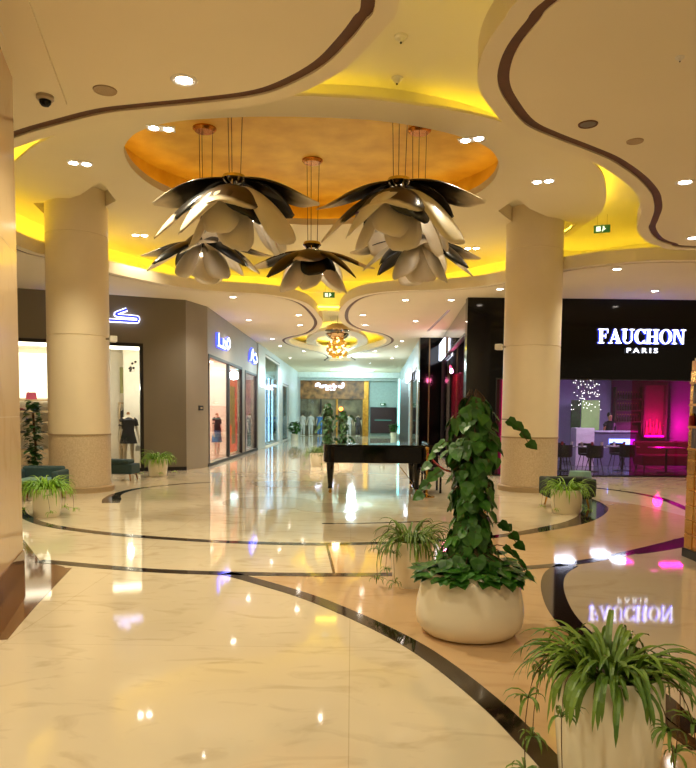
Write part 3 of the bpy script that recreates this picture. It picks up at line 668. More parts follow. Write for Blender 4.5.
def mannequin(loc, rz, label, dress, hemz, top=1.46, bagm=None, group=None, legs=None, head=False):
    t = T('mannequin', label, 'mannequin', loc, rz, group)
    figure(t, MANN, head=head)
    if head is False: MB().lathe([(.05, 1.5), (.045, 1.6), (0, 1.62)], n=12).build('neck_cap', WOOD, t)
    prof = [(.25 if hemz < .9 else .2, hemz), (.19, .95), (.155, 1.12), (.185, 1.3), (.2, 1.38), (.1, top), (.075, top+.02)]
    MB().lathe([p for i, p in enumerate(prof) if i == 0 or p[1] > hemz+.03], n=24, sy=.72).build('dress' if hemz < .9 else 'top', dress, t, True)
    for g in (-1, 1): MB().tube([(g*.14, 0, 1.41), (g*.2, 0, 1.36), (g*.23, 0, 1.22)], [.07, .065, .06], 10).build('sleeve', dress, t)
    if legs:
        for g in (-1, 1): MB().tube([(g*.09, 0, .95), (g*.1, 0, .5), (g*.11, 0, .1)], [.11, .085, .075], 12).build('trouser_leg', legs, t)
    MB().lathe([(.2, 0), (.2, .015), (0, .016)], n=24).build('base', WHITE, t)
    if bagm:
        b = T('handbag', 'pale grey handbag hanging from the hand of the mannequin in the black dress', 'bag', (0, 0, 0)); 
        wv = Matrix.Translation(Vector(loc)) @ Matrix.Rotation(rz, 4, 'Z') @ Vector((.29, -.08, .5)); b.location = wv; b.rotation_euler = (0, 0, rz)
        MB().box((-.11, -.05, 0), (.11, .05, .17)).build('body', bagm, b, bevel=.02)
        MB().tube([(.07*cos(a), 0, .16+.09*sin(a)) for a in [pi*k/8 for k in range(9)]], .007, 6).build('handle', bagm, b)
    return t
uM, _ = onw(127, 440, A_, B_); pM = sp(uM+.12, .62)
mannequin((pM.x, pM.y, .012), rzf+.1, 'mannequin in a short black dress in the window right of the left column', GARM[0], .72, bagm=BAGC[4])
bag(4.9, 2.62, 1.92, BAGC[4], 'white handbag on the shelf behind the mannequin in the black dress'); bag(4.45, 2.62, 1.92, BAGC[2], 'pink handbag on the shelf behind the mannequin, left one')
# ---- corridor shops (left)
def crm(u0, u1, dep, name, mw, z1=3.6, mf=None):
    a = q0+dq*u0+nq*1.02; c = q0+dq*u1+nq*1.02; m_ = nq.normalized()*dep
    return room(name, [a, c, c+m_, a+m_], z1, mw, mf)
crm(.0, uc(243.2), 2.2, 'wall_salon', OFFW); crm(uc(244), uc(262), 2, 'wall_rose_shop', mat('rose_wall', (196, 150, 150), .6)); crm(uc(263), uc(292), 2, 'wall_blue_shop', mat('blue_white_wall', (190, 220, 235), .6))
def cp(px, dep): u = uc(px); v = q0+dq*u+nq.normalized()*(.25+dep); return Vector((v.x, v.y, 0))
def tube_lamp(c, w, label, em, power, col):
    t = T('ceiling_lamp', label, 'ceiling light', c); MB().box((-.3, -w/2, 0), (.3, w/2, .04)).build('diffuser', em, t); MB().box((-.33, -w/2-.03, .03), (.33, w/2+.03, .05)).build('frame', WHITE, t)
    point(t, (0, 0, -.15), power, col, .2)
v = cp(218, 1.0); tube_lamp((v.x, v.y, 3.5), 1.6, 'bright ceiling lamp in the first corridor shop window', glow('lampA', (255, 250, 240), 10), 420, (1, .96, .88))
v = cp(236, 1.0); tube_lamp((v.x, v.y, 3.5), 1.2, 'ceiling lamp behind the red window banner', glow('lampR', (255, 220, 200), 8), 220, (1, .85, .75))
v = cp(250, 1.0); tube_lamp((v.x, v.y, 3.5), 1.6, 'ceiling lamp in the rose coloured corridor shop', glow('lampB', (255, 225, 225), 9), 330, (1, .85, .85))
v = cp(271, 1.0); tube_lamp((v.x, v.y, 3.5), 4, 'cool ceiling lamp in the blue corridor shop', glow('lampC', (190, 225, 255), 12), 700, (.7, .86, 1))
RED = mat('glowing_red_banner', (214, 40, 24), .45, rgb2=(190, 30, 30), emit=(230, 40, 20), es=.9)  # cloth glows by itself so the banner looks brightly lit
bn = MB(); a = q0+dq*(uc(231))+nq*.5; c = q0+dq*(uc(240.5))+nq*.5; bn.prism([a, c, c+nq*.1, a+nq*.1], .2, zt2-.1)
t = T('window_banner', 'tall red banner with a grey figure in the first corridor shop', 'banner', (0, 0, 0)); bn.build('cloth', RED, t)
fb = MB(); a = q0+dq*(uc(233.5))+nq*.46; c = q0+dq*(uc(238))+nq*.46; fb.prism([a, c, c+nq*.03, a+nq*.03], 1.2, 2.6); a = q0+dq*(uc(235))+nq*.46; c = q0+dq*(uc(238.5))+nq*.46; fb.prism([a, c, c+nq*.03, a+nq*.03], .5, 1.2); fb.build('printed_figure', GREYM, t)
v = cpx(217, -4.95); mannequin((v.x, v.y, .012), 1.2, 'mannequin in a black top and blue skirt in the first corridor window', GARM[0], .98, legs=None)
t = bpy.data.objects['mannequin.001']; MB().lathe([(.24, .55), (.2, .8), (.17, 1.0)], n=24, sy=.72).build('skirt', GARM[4], t, True)
v = cpx(250, -4.72); mannequin((v.x, v.y, .012), 1.3, 'mannequin in grey in the rose lit corridor window', GARM[5], .9, legs=GARM[0])
v = cpx(267, -4.75); mannequin((v.x, v.y, .012), 1.3, 'mannequin in a blue outfit in the cool lit corridor window, nearer one', GARM[4], .9, legs=GARM[4])
v = cpx(273.5, -4.75); mannequin((v.x, v.y, .012), 1.3, 'mannequin in dark blue in the cool lit corridor window, farther one', mat('navy_cloth', (24, 40, 80), .8), .9, legs=GARM[0])
bq = MB(); 
v = Vector(C_)+0*dq; s0 = onw(200.5, 408, B_, C_)
e = (Vector(C_)-Vector(B_)).normalized(); nn3 = Vector((e.y, -e.x)); pt = Vector(B_)+e*s0[0]
t = T('wall_plaque', 'small black plaque on the grey wall beside the corridor shops', 'plaque', (pt.x, pt.y, s0[1]), atan2(e.y, e.x)); MB().box((-.12, -.03, -.07), (.12, 0, .07)).build('plate', BLACK, t); MB().box((-.06, -.034, -.02), (.06, -.03, .02)).build('screen', GREYM, t)
# ================================================================ RIGHT SHOP (FAUCHON) AND RIGHT CORRIDOR SIDE
F0 = (3.05, 19.15); F1 = (11.5, 19.3)
def uf(px, y=420): return onw(px, y, F0, F1)[0]
zb_ = onw(600, 379, F0, F1)[1]; xs = uf(495)
wall('wall_fauchon_front', F0, F1, 0, ZS, .3, [(xs, 8.3, .03, zb_)], BLACKG, 1)
fw = MB(); xm = uf(632.5); xl = uf(505)
f0 = Vector(F0); fd_ = (Vector(F1)-f0).normalized(); fn = Vector((-fd_.y, fd_.x))*.3
frame_ring(fw, f0, fd_, fn, xs, 8.3, .0, zb_, .03); wf = S(fw.build('window_6', BLACK))
b = MB(); pane(b, f0, fd_, fn, xl, xm, .03, zb_-.03, .1); b.build('glass_pane', GL, wf)
b = MB(); pane(b, f0, fd_, fn, xm, 8.27, .03, zb_-.03, .1); b.build('magenta_glass_pane', GLM, wf)['label'] = 'magenta tinted glass pane'
b = MB(); pane(b, f0, fd_, fn, xs+.03, xl, .03, zb_-.03, .1); b.build('magenta_glass_pane', GLM, wf)['label'] = 'narrow magenta tinted glass pane'
room('wall_cafe', [(4.08, 19.5), (11.5, 19.6), (11.5, 26), (4.08, 26)], 2.95, LAV, mat('cafe_floor', (92, 92, 106), .2, vary=.1), mat('cafe_ceiling', (150, 140, 175), .6))
def cq(px, Y, z=0.0): v = ony(px, 415, Y); return Vector((v.x, Y, z))
# dark magenta back wall part with shelves, niche
x0 = cq(611, 25.9).x; x1 = cq(640, 25.9).x
S(MB().box((x0, 25.85, 0), (11.4, 25.97, 2.95)).build('trim_60', DMAG))
t = T('wall_shelf', 'dark wall shelf with bottles behind the cafe bar', 'shelf', ((x0+x1)/2, 25.7, 0)); hw = (x1-x0)/2-.05
for z in (1.45, 1.85, 2.25): MB().box((-hw, -.12, z-.02), (hw, .14, z+.02)).build('shelf_board', DWOOD, t)
for s in (-1, 1): MB().box((s*hw-.02, -.12, 1.0), (s*hw+.02, .14, 2.7)).build('side_panel', DWOOD, t)
BOT = [mat('bottle_%d' % i, cc, .2) for i, cc in enumerate([(60, 30, 20), (20, 60, 30), (180, 140, 90), (190, 60, 40)])]
bp_ = T('bottle', 'small bottle on the dark shelves behind the cafe bar', 'bottle', (0, 0, 0), group='bottles behind the cafe bar')
MB().lathe([(.035, 0), (.035, .14), (.012, .19), (.012, .24)], n=10).build('glass_body', BOT[0], bp_, True); MB().lathe([(.014, .235), (.014, .26), (0, .26)], n=8).build('cap', GOLDP, bp_)
k = 0
for z in (1.47, 1.87, 2.27):
    for i in range(9):
        o = bp_ if k == 0 else dup(bp_); k += 1
        o.location = ((x0+x1)/2-hw+.1+i*(2*hw-.2)/8, 25.66, z)
NM = glow('niche_neon', (225, 60, 255), 6)
xa = cq(645, 25.5).x; xb = cq(667, 25.5).x; zn0 = ony(655, 437, 25.5).z; zn1 = ony(655, 385, 25.5).z
t = T('display_niche', 'tall magenta lit display niche in the cafe wall', 'display niche', ((xa+xb)/2, 25.7, 0)); hw = (xb-xa)/2
MB().box((-hw, .05, zn0), (hw, .1, zn1)).build('back_panel', MAG, t)
for s in (-1, 1): MB().box((s*hw-.03, -.15, zn0), (s*hw+.03, .1, zn1)).build('side_panel', DMAG, t)
MB().box((-hw, -.15, zn0-.04), (hw, .1, zn0)).build('sill', DMAG, t); MB().box((-hw+.04, -.1, zn0), (hw-.04, -.02, zn0+.05)).build('neon_strip', NM, t)
point(t, (0, -.6, zn0+.4), 60, (1, .2, .8), .15)
for i in range(5): MB().lathe([(.05, 0), (.07, .12), (.02, .3), (.015, .5)], (-hw+.15+i*(2*hw-.3)/4, 0, zn0+.05+.1*(i % 2)), 10).build('ornament', mat('pink_glass%d' % i, (230, 60, 130), .2), t, True)
# bar counter
xa = cq(574, 23.6).x; xm_ = cq(592, 23.6).x; xb = cq(634, 23.6).x
t = T('bar_counter', 'cafe bar counter, white at left and lit blue at right', 'counter', ((xa+xb)/2, 23.6, 0)); c0 = (xa+xb)/2
MB().box((xa-c0, -.3, 0), (xm_-c0, .3, 1.25)).build('white_front', mat('bar_white', (225, 215, 225), .4), t)
MB().box((xm_-c0, -.25, 0), (xb-c0, .3, 1.12)).build('grey_front', mat('bar_grey', (110, 112, 140), .3), t)
MB().box((xm_-c0-.02, -.3, 1.12), (xb-c0+.03, .33, 1.17)).build('top', mat('bar_top', (200, 200, 220), .2), t)
MB().box((xm_-c0+.5, -.28, .72), (xb-c0-.05, -.255, .9)).build('light_strip', glow('bar_blue', (130, 150, 255), 5), t)
# green plant screen + sparkling pendant
t = T('plant_screen', 'pale green lit panel with a dark plant behind the bar', 'screen', (cq(588.5, 25.2).x, 25.2, 0))
MB().box((-.25, -.03, .0), (.38, .03, 2.2)).build('panel', mat('screen_green', (150, 175, 120), .5, emit=(150, 180, 110), es=.5), t); MB().box((-.62, -.05, 0), (-.3, .02, 2.2)).build('plant_panel', DLEAF, t)
t = T('pendant_chandelier', 'cascade of small sparkling lights hanging over the cafe bar', 'chandelier', (cq(584, 22.8).x, 22.8, 2.95))
MB().lathe([(0, -.03), (.25, -.03), (.25, 0)], n=20).build('ceiling_plate', CHROME, t); SPK = glow('sparkle', (255, 248, 240), 5)
sb = MB(); st = MB()
for k in range(70):
    a = random.random()*6.28; r = .5*sqrt(random.random()); z = -.15-random.random()*1.0; sb.sphere((r*cos(a), r*sin(a), z), .012, 6); st.cyl((r*cos(a), r*sin(a), z), (r*cos(a)*.5, r*sin(a)*.5, -.02), .0015, n=3)
sb.build('light_beads', SPK, t); st.build('wires', CHROME, t)
for pa, pb, y, Y, lb in ((560, 579, 387, 22, 'linear cafe ceiling light, left one'), (598, 614, 388.5, 23, 'linear cafe ceiling light, middle one'), (618, 637, 387, 22, 'linear cafe ceiling light, right one')):
    a = ony(pa, y, Y); c = ony(pb, y, Y); t = T('linear_light', lb, 'ceiling light', ((a.x+c.x)/2, Y, 2.93)); w_ = (c.x-a.x)/2
    MB().box((-w_, -.06, -.05), (w_, .06, -.01)).build('diffuser', glow('linlight%d' % pa, (225, 225, 255), 2.5), t); MB().box((-w_-.02, -.08, -.02), (w_+.02, .08, .015)).build('housing', WHITE, t)
    area_lamp(t, (0, 0, -.07), 30, (.84, .82, 1), w_*2, .7)
area_lamp(t, (2.2, -.6, -.07), 170, (1, .25, .75), 2.5, .3)  # extra magenta area lamp without a fixture, added to brighten the right side
# tables and chairs
TT = mat('cafe_table_top', (215, 208, 215), .25); CH = mat('cafe_chair_shell', (44, 36, 44), .4)
def cafe_table(x, y, label, w_=1.0):
    t = T('cafe_table', label, 'table', (x, y, .012)); MB().box((-w_/2, -.35, .71), (w_/2, .35, .74)).build('tabletop', TT, t, bevel=.006)
    MB().cyl((0, 0, .02), (0, 0, .71), .03, n=12).build('pedestal', BLACK, t); MB().lathe([(.24, 0), (.24, .015), (.03, .03)], n=24).build('base', BLACK, t)
def cafe_chair():
    t = T('cafe_chair', '', 'chair'); 
    MB().lathe([(.02, .43), (.2, .44), (.235, .47), (.24, .5)], n=20).build('seat', CH, t, True)
    b = MB(); A = [(.24*cos(a), .24*sin(a)) for a in [pi*.02+pi*.96*k/12 for k in range(13)]]; B = [(.22*x/.24, .22*y/.24) for x, y in A]; b.strip(A, B, .47, .8); b.build('backrest', CH, t)
    for sx in (-1, 1):
        for sy in (-1, 1): MB().cyl((sx*.12, sy*.12, .44), (sx*.2, sy*.2, 0), .014, .01, 8).build('leg', CH, t)
    return t
ch0 = cafe_chair(); first = True
tabs = [(562, 21.0), (592, 20.8), (624, 21.3)]; lbs = ['left', 'middle left', 'middle right', 'right']
for k, (px, Y) in enumerate(tabs):
    x = cq(px, Y).x; cafe_table(x, Y, 'white topped cafe table, %s of the three in the clear glazed part' % ['leftmost', 'middle', 'rightmost'][k], .74)
    for j, (dx, dy, rz) in enumerate(((-.1, -.62, pi), (.08, .64, 0))):
        o = ch0 if first else dup(ch0); first = False
        o.location = (x+dx, Y+dy, .012); o.rotation_euler = (0, 0, rz+random.uniform(-.2, .2))
        o['label'] = 'dark shell chair at the %s cafe table, %s' % (['leftmost', 'middle', 'rightmost'][k], ['near side', 'far side'][j])
    for j, (dx, lb) in enumerate(((-.3, 'tumbler'), (.0, 'red cup'), (.28, 'carafe'))):
        t = T('drinking_glass' if j != 1 else 'cup', '%s standing on the cafe table, %s' % (['small clear tumbler', 'dark red cup', 'white napkin cup'][j], ['leftmost', 'middle', 'rightmost'][k]+' table'), 'glass' if j != 1 else 'cup', (x+dx, Y-.1, .752))
        MB().lathe([(.03, 0), (.04, .13), (.036, .13), (.026, .01), (0, .01)], n=12).build('vessel', [WHITE, REDF, WHITE][j], t, True)
# glowing magenta partition, added to brighten the narrow pane from behind
t = T('glow_partition', 'added glowing magenta partition seen in the sliver left of the right column', 'partition', (cq(500, 21).x, 21, .012)); MB().box((-.5, -.03, .05), (.45, .03, 2.7)).build('panel', mat('magenta_glow', (235, 40, 170), .5, emit=(225, 30, 160), es=.7), t); MB().box((-.53, -.05, 0), (.48, .05, .06)).build('foot', BLACK, t)
# barista behind the bar
t = T('person', 'person in black standing behind the cafe bar', 'person', (cq(610, 24.5).x, 24.5, .012), .3)
figure(t, SKINM, 1.74, .1)
MB().lathe([(.17, .8), (.17, 1.0), (.15, 1.12), (.185, 1.3), (.19, 1.4), (.08, 1.48)], n=24, sy=.72).build('shirt', BLACK, t, True)
for g_ in (-1, 1):
    MB().tube([(g_*.13, 0, 1.4), (g_*.2, 0, 1.33), (g_*.235, .01, 1.12), (g_*.26, -.04, .92)], [.065, .06, .05, .042], 10).build('sleeve', BLACK, t); MB().tube([(g_*.085, 0, .95), (g_*.1, 0, .5), (g_*.11, .01, .08)], [.1, .08, .065], 12).build('trouser_leg', BLACK, t)
MB().lathe([(.078, 1.62), (.088, 1.68), (.07, 1.75), (0, 1.775)], (0, .02, 0), 16).build('hair', BLACK, t, True)
# magenta side: dark sofa set, table, gold post
SOFM = mat('maroon_upholstery', (84, 16, 34), .6)
t = T('lounge_sofa', 'dark red cafe sofa behind the magenta glass', 'sofa', (cq(668, 22.3).x, 22.3, .012)); MB().box((-.9, -.4, .12), (.9, .35, .45)).build('seat', SOFM, t, bevel=.04); MB().box((-.9, .25, .3), (.9, .45, .85)).build('backrest', SOFM, t, bevel=.04)
for sx in (-.8, .8):
    for sy in (-.3, .3): MB().cyl((sx, sy, 0), (sx, sy, .13), .03, n=8).build('leg', BLACK, t)
cafe_table(cq(668, 20.6).x, 20.6, 'small cafe table behind the magenta glass beside the sofa', .8)
# ---------------- lettering
def letters(strokes, name, parent, m, dep=.03):
    b = MB()
    for s_ in strokes:
        if s_[0] == 'p': pts = s_[1]; n_ = len(pts); b.add([(x, -dep, z) for x, z in pts]+[(x, 0, z) for x, z in pts], [tuple(range(n_)), tuple(range(2*n_-1, n_-1, -1))]+[(i, i+n_, (i+1) % n_+n_, (i+1) % n_) for i in range(n_)])
        else: # ('a', outer pts, inner pts)
            o_, i_ = s_[1], s_[2]; m_ = len(o_); vs = [(x, -dep, z) for x, z in o_]+[(x, -dep, z) for x, z in i_]+[(x, 0, z) for x, z in o_]+[(x, 0, z) for x, z in i_]; fs = []
            for k in range(m_-1): fs += [(k, k+1, m_+k+1, m_+k), (2*m_+k, 3*m_+k, 3*m_+k+1, 2*m_+k+1), (k, 2*m_+k, 2*m_+k+1, k+1), (m_+k, m_+k+1, 3*m_+k+1, 3*m_+k)]
            b.add(vs, fs)
    return b.build(name, m, parent)
def R_(x0, z0, x1, z1): return ('p', [(x0, z0), (x1, z0), (x1, z1), (x0, z1)])
def arc(cx, cz, ro, zo, ri, zi, a0, a1, n=24, ox=0):
    A = [radians(a0+(a1-a0)*k/n) for k in range(n+1)]
    return ('a', [(cx+ro*cos(a), cz+zo*sin(a)) for a in A], [(cx+ox+ri*cos(a), cz+zi*sin(a)) for a in A])
GLY = {
 'F': (.78, [R_(.1,0,.34,1), R_(0,0,.46,.08), R_(0,.92,.74,1), R_(.34,.47,.56,.55), R_(.53,.36,.59,.66), R_(.68,.7,.74,.93)]),
 'A': (1.0, [('p', [(.12,.04),(.2,.04),(.52,.9),(.46,1)]), ('p', [(.42,1),(.55,1),(.92,.04),(.66,.04),(.42,.78)]), R_(.22,.28,.7,.36), R_(0,0,.32,.08), R_(.56,0,1.0,.08)]),
 'U': (.98, [R_(.1,.3,.34,1), R_(0,.92,.44,1), R_(.72,.3,.82,1), R_(.6,.92,.96,1), arc(.46,.34,.36,.36,.26,.26,180,360,20,.02)]),
 'C': (.86, [arc(.46,.5,.46,.52,.24,.44,38,322,28,.03), R_(.74,.68,.82,1.0), R_(.74,.0,.8,.26)]),
 'H': (1.04, [R_(.1,0,.34,1), R_(0,0,.44,.08), R_(0,.92,.44,1), R_(.66,0,.9,1), R_(.56,0,1.0,.08), R_(.56,.92,1.0,1), R_(.34,.45,.66,.54)]),
 'O': (.98, [arc(.48,.5,.48,.52,.25,.44,0,360,36)]),
 'N': (1.02, [R_(.12,0,.22,1), R_(0,0,.36,.08), R_(0,.92,.3,1), ('p', [(.14,1),(.4,1),(.86,.0),(.74,0)]), R_(.78,0,.88,1), R_(.64,.92,1.02,1)])}
NEON = glow('sign_face', (235, 238, 255), 2.2); HALO = glow('sign_halo', (50, 70, 255), 3.5)
def sign_word(word, t, W, H):
    tot = sum(GLY[c_][0] for c_ in word); k = W/tot; x = -W/2
    for c_ in word:
        adv, st = GLY[c_]; out = []
        for s_ in st: out.append((s_[0],)+tuple([(x+px*k, z*H) for px, z in part] for part in s_[1:]))
        o = letters(out, 'letter', t, NEON, .02); o.location.y = -.05
        o2 = letters(out, 'letter_halo', o, HALO, .05); o2.location.y = .055
        x += adv*k
a = onw(597, 344, F0, F1); c = onw(684, 344, F0, F1); hh = onw(640, 330, F0, F1)[1]-a[1]
pt = f0+fd_*((a[0]+c[0])/2); t = T('shop_sign', 'illuminated white FAUCHON PARIS lettering on the black shop front', 'sign', (pt.x, pt.y-.02, onw(640, 344, F0, F1)[1]), atan2(fd_.y, fd_.x))
sign_word('FAUCHON', t, c[0]-a[0], hh)
def font_text(s, size, m, parent, loc, ext=.012, sx=1.0, space=1.0, bold=0.0, name='lettering'):
    cu = bpy.data.curves.new('txt', 'FONT'); cu.body = s; cu.size = size; cu.extrude = ext; cu.align_x = 'CENTER'; cu.space_character = space; cu.offset = bold
    o = bpy.data.objects.new('tmp', cu); COL.objects.link(o); bpy.context.view_layer.update()
    me = bpy.data.meshes.new_from_object(o.evaluated_get(bpy.context.evaluated_depsgraph_get())); bpy.data.objects.remove(o)
    me.transform(Matrix.Rotation(pi/2, 4, 'X')); me.materials.clear(); me.materials.append(m)
    r = bpy.data.objects.new(name, me); COL.objects.link(r); r.parent = parent; r.location = loc; r.scale = (sx, 1, 1); return r
font_text('PARIS', .18, NEON, t, (.02, -.05, -.24), .012, 1.35, 1.5, .002)
# left shop signs: connected script shapes
def stroke_sign(t, paths, r, face=None, halo=None, y=-.06):
    for P in paths:
        q = catmull(P, 6) if len(P) > 2 else [Vector(P[0]), Vector(P[1])]
        o = MB().tube([(p[0], y, p[1]) for p in q], r, 8).build('glyph', face or NEON, t)
        MB().tube([(p[0], y+.03, p[1]) for p in q], r*1.5, 8).build('glyph_halo', halo or HALO, o)
nA = -nn
uS, zS = onw(122, 316.5, A_, B_); pt = Vector(A_)+dd*uS
t = T('shop_sign', 'illuminated blue and white script sign above the boutique, partly behind the left column', 'sign', (pt.x, pt.y, zS), rzf)
H2 = mat('sign_dark_face', (40, 42, 100), .4, emit=(60, 70, 220), es=1.0)
stroke_sign(t, [[(.12, .19), (-.02, .13), (-.16, .06), (-.13, .02), (.05, .01), (.36, .0), (.41, -.03), (.4, -.1), (.34, -.12), (0, -.12), (-.4, -.12), (-.8, -.1)]], .034, glow('sign_face2', (60, 70, 200), 1.2), glow('sign_edge', (215, 220, 255), 4))
stroke_sign(t, [[(-1.1, -.15), (-1.15, 0), (-1.3, .05)], [(-1.5, -.15), (-1.5, .2)], [(-.7, .2), (-.66, .2)]], .035, glow('sign_face3', (200, 210, 255), 5), HALO)
def csign(pxa, pxb, ya, yb, label, paths=None, txt=None, r=.03):
    ua, z0 = onw(pxa, yb, C_, D_); ub, z1 = onw(pxb, ya, C_, D_); z0 = min(z0, onw(pxa, yb, C_, D_)[1]); pt = q0+dq*((ua+ub)/2)
    t = T('shop_sign', label, 'sign', (pt.x, pt.y, 0), atan2(dq.y, dq.x)+0)
    return t, (ub-ua), onw((pxa+pxb)/2, yb, C_, D_)[1], onw((pxa+pxb)/2, ya, C_, D_)[1]
t, wd, za, zb = csign(216.5, 227.5, 336, 348, 'illuminated blue sign above the first corridor window')
h_ = zb-za
stroke_sign(t, [[(-wd*.5, za), (-wd*.5, zb)], [(-wd*.5, za), (-wd*.2, za)], [(-wd*.12, za), (-wd*.12, zb-.1)], [(-wd*.12, za), (wd*.08, za)], [(wd*.02, zb-.15), (wd*.14, za+.1)], [(wd*.28, za+h_*.1), (wd*.2, za+h_*.5), (wd*.42, zb), (wd*.5, za+h_*.4), (wd*.32, za+.03)]], .04)
t, wd, za, zb = csign(248, 255, 350, 362, 'illuminated white script sign above the second corridor window')
h_ = zb-za
stroke_sign(t, [[(-wd*.4, za), (-wd*.3, za+h_*.6), (-wd*.1, zb), (-wd*.12, za+h_*.3), (wd*.1, za+h_*.1)], [(wd*.1, za+h_*.6), (wd*.35, za+h_*.75), (wd*.5, za+h_*.2), (wd*.2, za)]], .05)
t, wd, za, zb = csign(259, 272, 385.5, 387.5, 'thin white lettering band across the cool white shop front')
stroke_sign(t, [[(-wd*.45, za), (-wd*.1, za)], [(0, za), (wd*.2, za+.04)], [(wd*.28, za), (wd*.45, za)]], .03, NEON, NEON)
# ---------------- right corridor side: glazing, black pier, further wall
G0 = (3.1, 19.45); G1 = (3.62, 29.0)
wall('wall_corridor_right', G0, G1, 0, ZS, .2, [(.5, 9.3, .05, 3.9)], BLACKG, -1)
g0 = Vector(G0); gd = (Vector(G1)-g0).normalized(); gn = Vector((gd.y, -gd.x))*.2
b = MB(); frame_ring(b, g0, gd, gn, .5, 9.3, .0, 3.9, .05); wr = S(b.build('window_7', BLACK))
b = MB(); pane(b, g0, gd, gn, .55, 9.25, .05, 3.86); b.build('glass_pane', glass('corridor_glass', (222, 218, 222), .15), wr)
MAGF = mat('magenta_curtain_cloth', (200, 20, 70), .7)
for k in range(2):
    t = T('curtain', 'crimson curtain behind the corridor glazing, %s length' % ['nearer', 'farther'][k], 'curtain', (3.78, 21.6+(3.5*k), 0), group=None)
    P = [Vector((.06*sin(i*1.3), -1.6+i*.1)) for i in range(33)]; MB().strip(P, offset(P, .02, False), .1, 3.1).build('cloth', MAGF, t, True); MB().cyl((.0, -1.65, 3.12), (0, 1.65, 3.12), .015, n=8).build('rail', BLACK, t)
t = T('wall_lamp', 'small lamp lighting the crimson curtains from inside', 'lamp', (3.5, 25.5, 3.3)); MB().lathe([(0, 0), (.05, .02), (.03, .1)], n=12).build('shade', glow('curt_l', (255, 80, 120), 3), t); point(t, (-.02, 0, -.1), 60, (1, .15, .35), .1)
S(MB().box((3.96, 19.5, 0), (4.02, 29, 4.7)).build('wall_curtain_room', mat('dark_room_wall', (40, 36, 40), .5)))
pier0 = ony(419, 415, 29.0).x; pier1 = 3.66
S(MB().box((pier0, 29.0, 0), (pier1, 29.6, ZS)).build('wall_pier', BLACKG))
gx = ony(428.5, 415, 28.98).x; S(MB().box((gx-.025, 28.96, 0), (gx+.025, 29.0, ZS-.02)).build('trim_61', mat('aged_bronze', (120, 96, 60), .5, metal=.3)))
H0 = (pier0+.02, 29.6); H1 = (3.6, 55.5)
wall('wall_corridor_far_right', H0, H1, 0, ZS, .2, [(1.2, 6.5, .05, 3.7), (8.5, 15.5, .05, 2.6)], mat('cool_grey_wall', (150, 165, 165), .4), -1)
h0 = Vector(H0); hd = (Vector(H1)-h0).normalized(); hn = Vector((hd.y, -hd.x))*.2
b = MB(); frame_ring(b, h0, hd, hn, 1.2, 6.5, 0, 3.7, .05); w8 = S(b.build('window_8', GREYM)); b = MB(); pane(b, h0, hd, hn, 1.25, 6.45, .05, 3.66); b.build('glass_pane', GLD, w8)
S(MB().box((h0.x+.3, 30.5, 0), (h0.x+.36, 45.5, 3.8)).build('wall_dark_lining', BLACK))
def box_sign(px0, px1, y0, y1, wp, wd_, label, em, nrm_):
    u, z = onw((px0+px1)/2, (y0+y1)/2, wp, (wp[0]+wd_.x*30, wp[1]+wd_.y*30)); pt = Vector(wp)+wd_*u; 
    ub = onw(px0, y0, wp, (wp[0]+wd_.x*30, wp[1]+wd_.y*30)); ua = onw(px1, y1, wp, (wp[0]+wd_.x*30, wp[1]+wd_.y*30)); 
    w_ = abs(ub[0]-ua[0]); h_ = abs(onw(px0, y0, wp, (wp[0]+wd_.x*30, wp[1]+wd_.y*30))[1]-onw(px0, y1, wp, (wp[0]+wd_.x*30, wp[1]+wd_.y*30))[1])
    t = T('light_box_sign', label, 'sign', (pt.x, pt.y, z), atan2(wd_.y, wd_.x)); s_ = 1 if nrm_ > 0 else -1
    MB().box((-w_/2, min(0, s_*.12), -h_/2), (w_/2, max(0, s_*.12), h_/2)).build('case', em, t, bevel=.01); MB().box((-w_/2-.03, min(0, s_*.05), -h_/2-.03), (w_/2+.03, max(0, s_*.05), h_/2+.03)).build('frame', CHROME, t)
    font_text('FAUCHON', .2, HALO, t, (0, s_*.13, -.08), .004, .9, 1)['label'] = 'blue lettering' if False else 'blue letters on the lit face'
    return t
SGN = glow('lightbox_white', (225, 235, 255), 3.5)
t = box_sign(436, 446, 347, 361, G0, gd, 'white light box sign on the right corridor glazing', SGN, 1)
for ch_ in t.children:
    if ch_.name.startswith('lettering'): ch_.rotation_euler.z = pi
t = box_sign(408, 412, 372, 381, H0, hd, 'small white light box sign farther down the right side of the corridor', SGN, 1)
for ch_ in list(t.children):
    if ch_.name.startswith('lettering'): bpy.data.objects.remove(ch_)
# ================================================================ FAR END OF THE CORRIDOR
YE = 55.5
S(MB().box((-5, YE, 0), (5, YE+.2, ZS)).build('wall_end', mat('pale_teal_wall', (190, 214, 208), .5)))
S(MB().box((-4.2, 52.8, 4.35), (3.8, 53.1, ZS)).build('trim_70', mat('beam_white', (205, 214, 208), .5)))
S(MB().box((-4.2, 54.2, 4.2), (3.8, 54.4, ZS)).build('trim_71', mat('beam_white2', (190, 205, 200), .5)))
def ep(px, y): v = ony(px, y, YE-.3); return v
xa = ep(296, 400).x; xb = ep(364, 400).x; zt3 = ep(330, 375.5).z; zm3 = ep(330, 399).z
FWOOD = mat('carved_fascia_wood', (190, 132, 74), .5, scale=2.2, rgb2=(60, 40, 24), bump=.6, detail=9)
t = T('shop_facade', 'far shop front with dark carved wood fascia at the end of the corridor', 'shop front', ((xa+xb)/2, YE-.33, 0)); hw = (xb-xa)/2
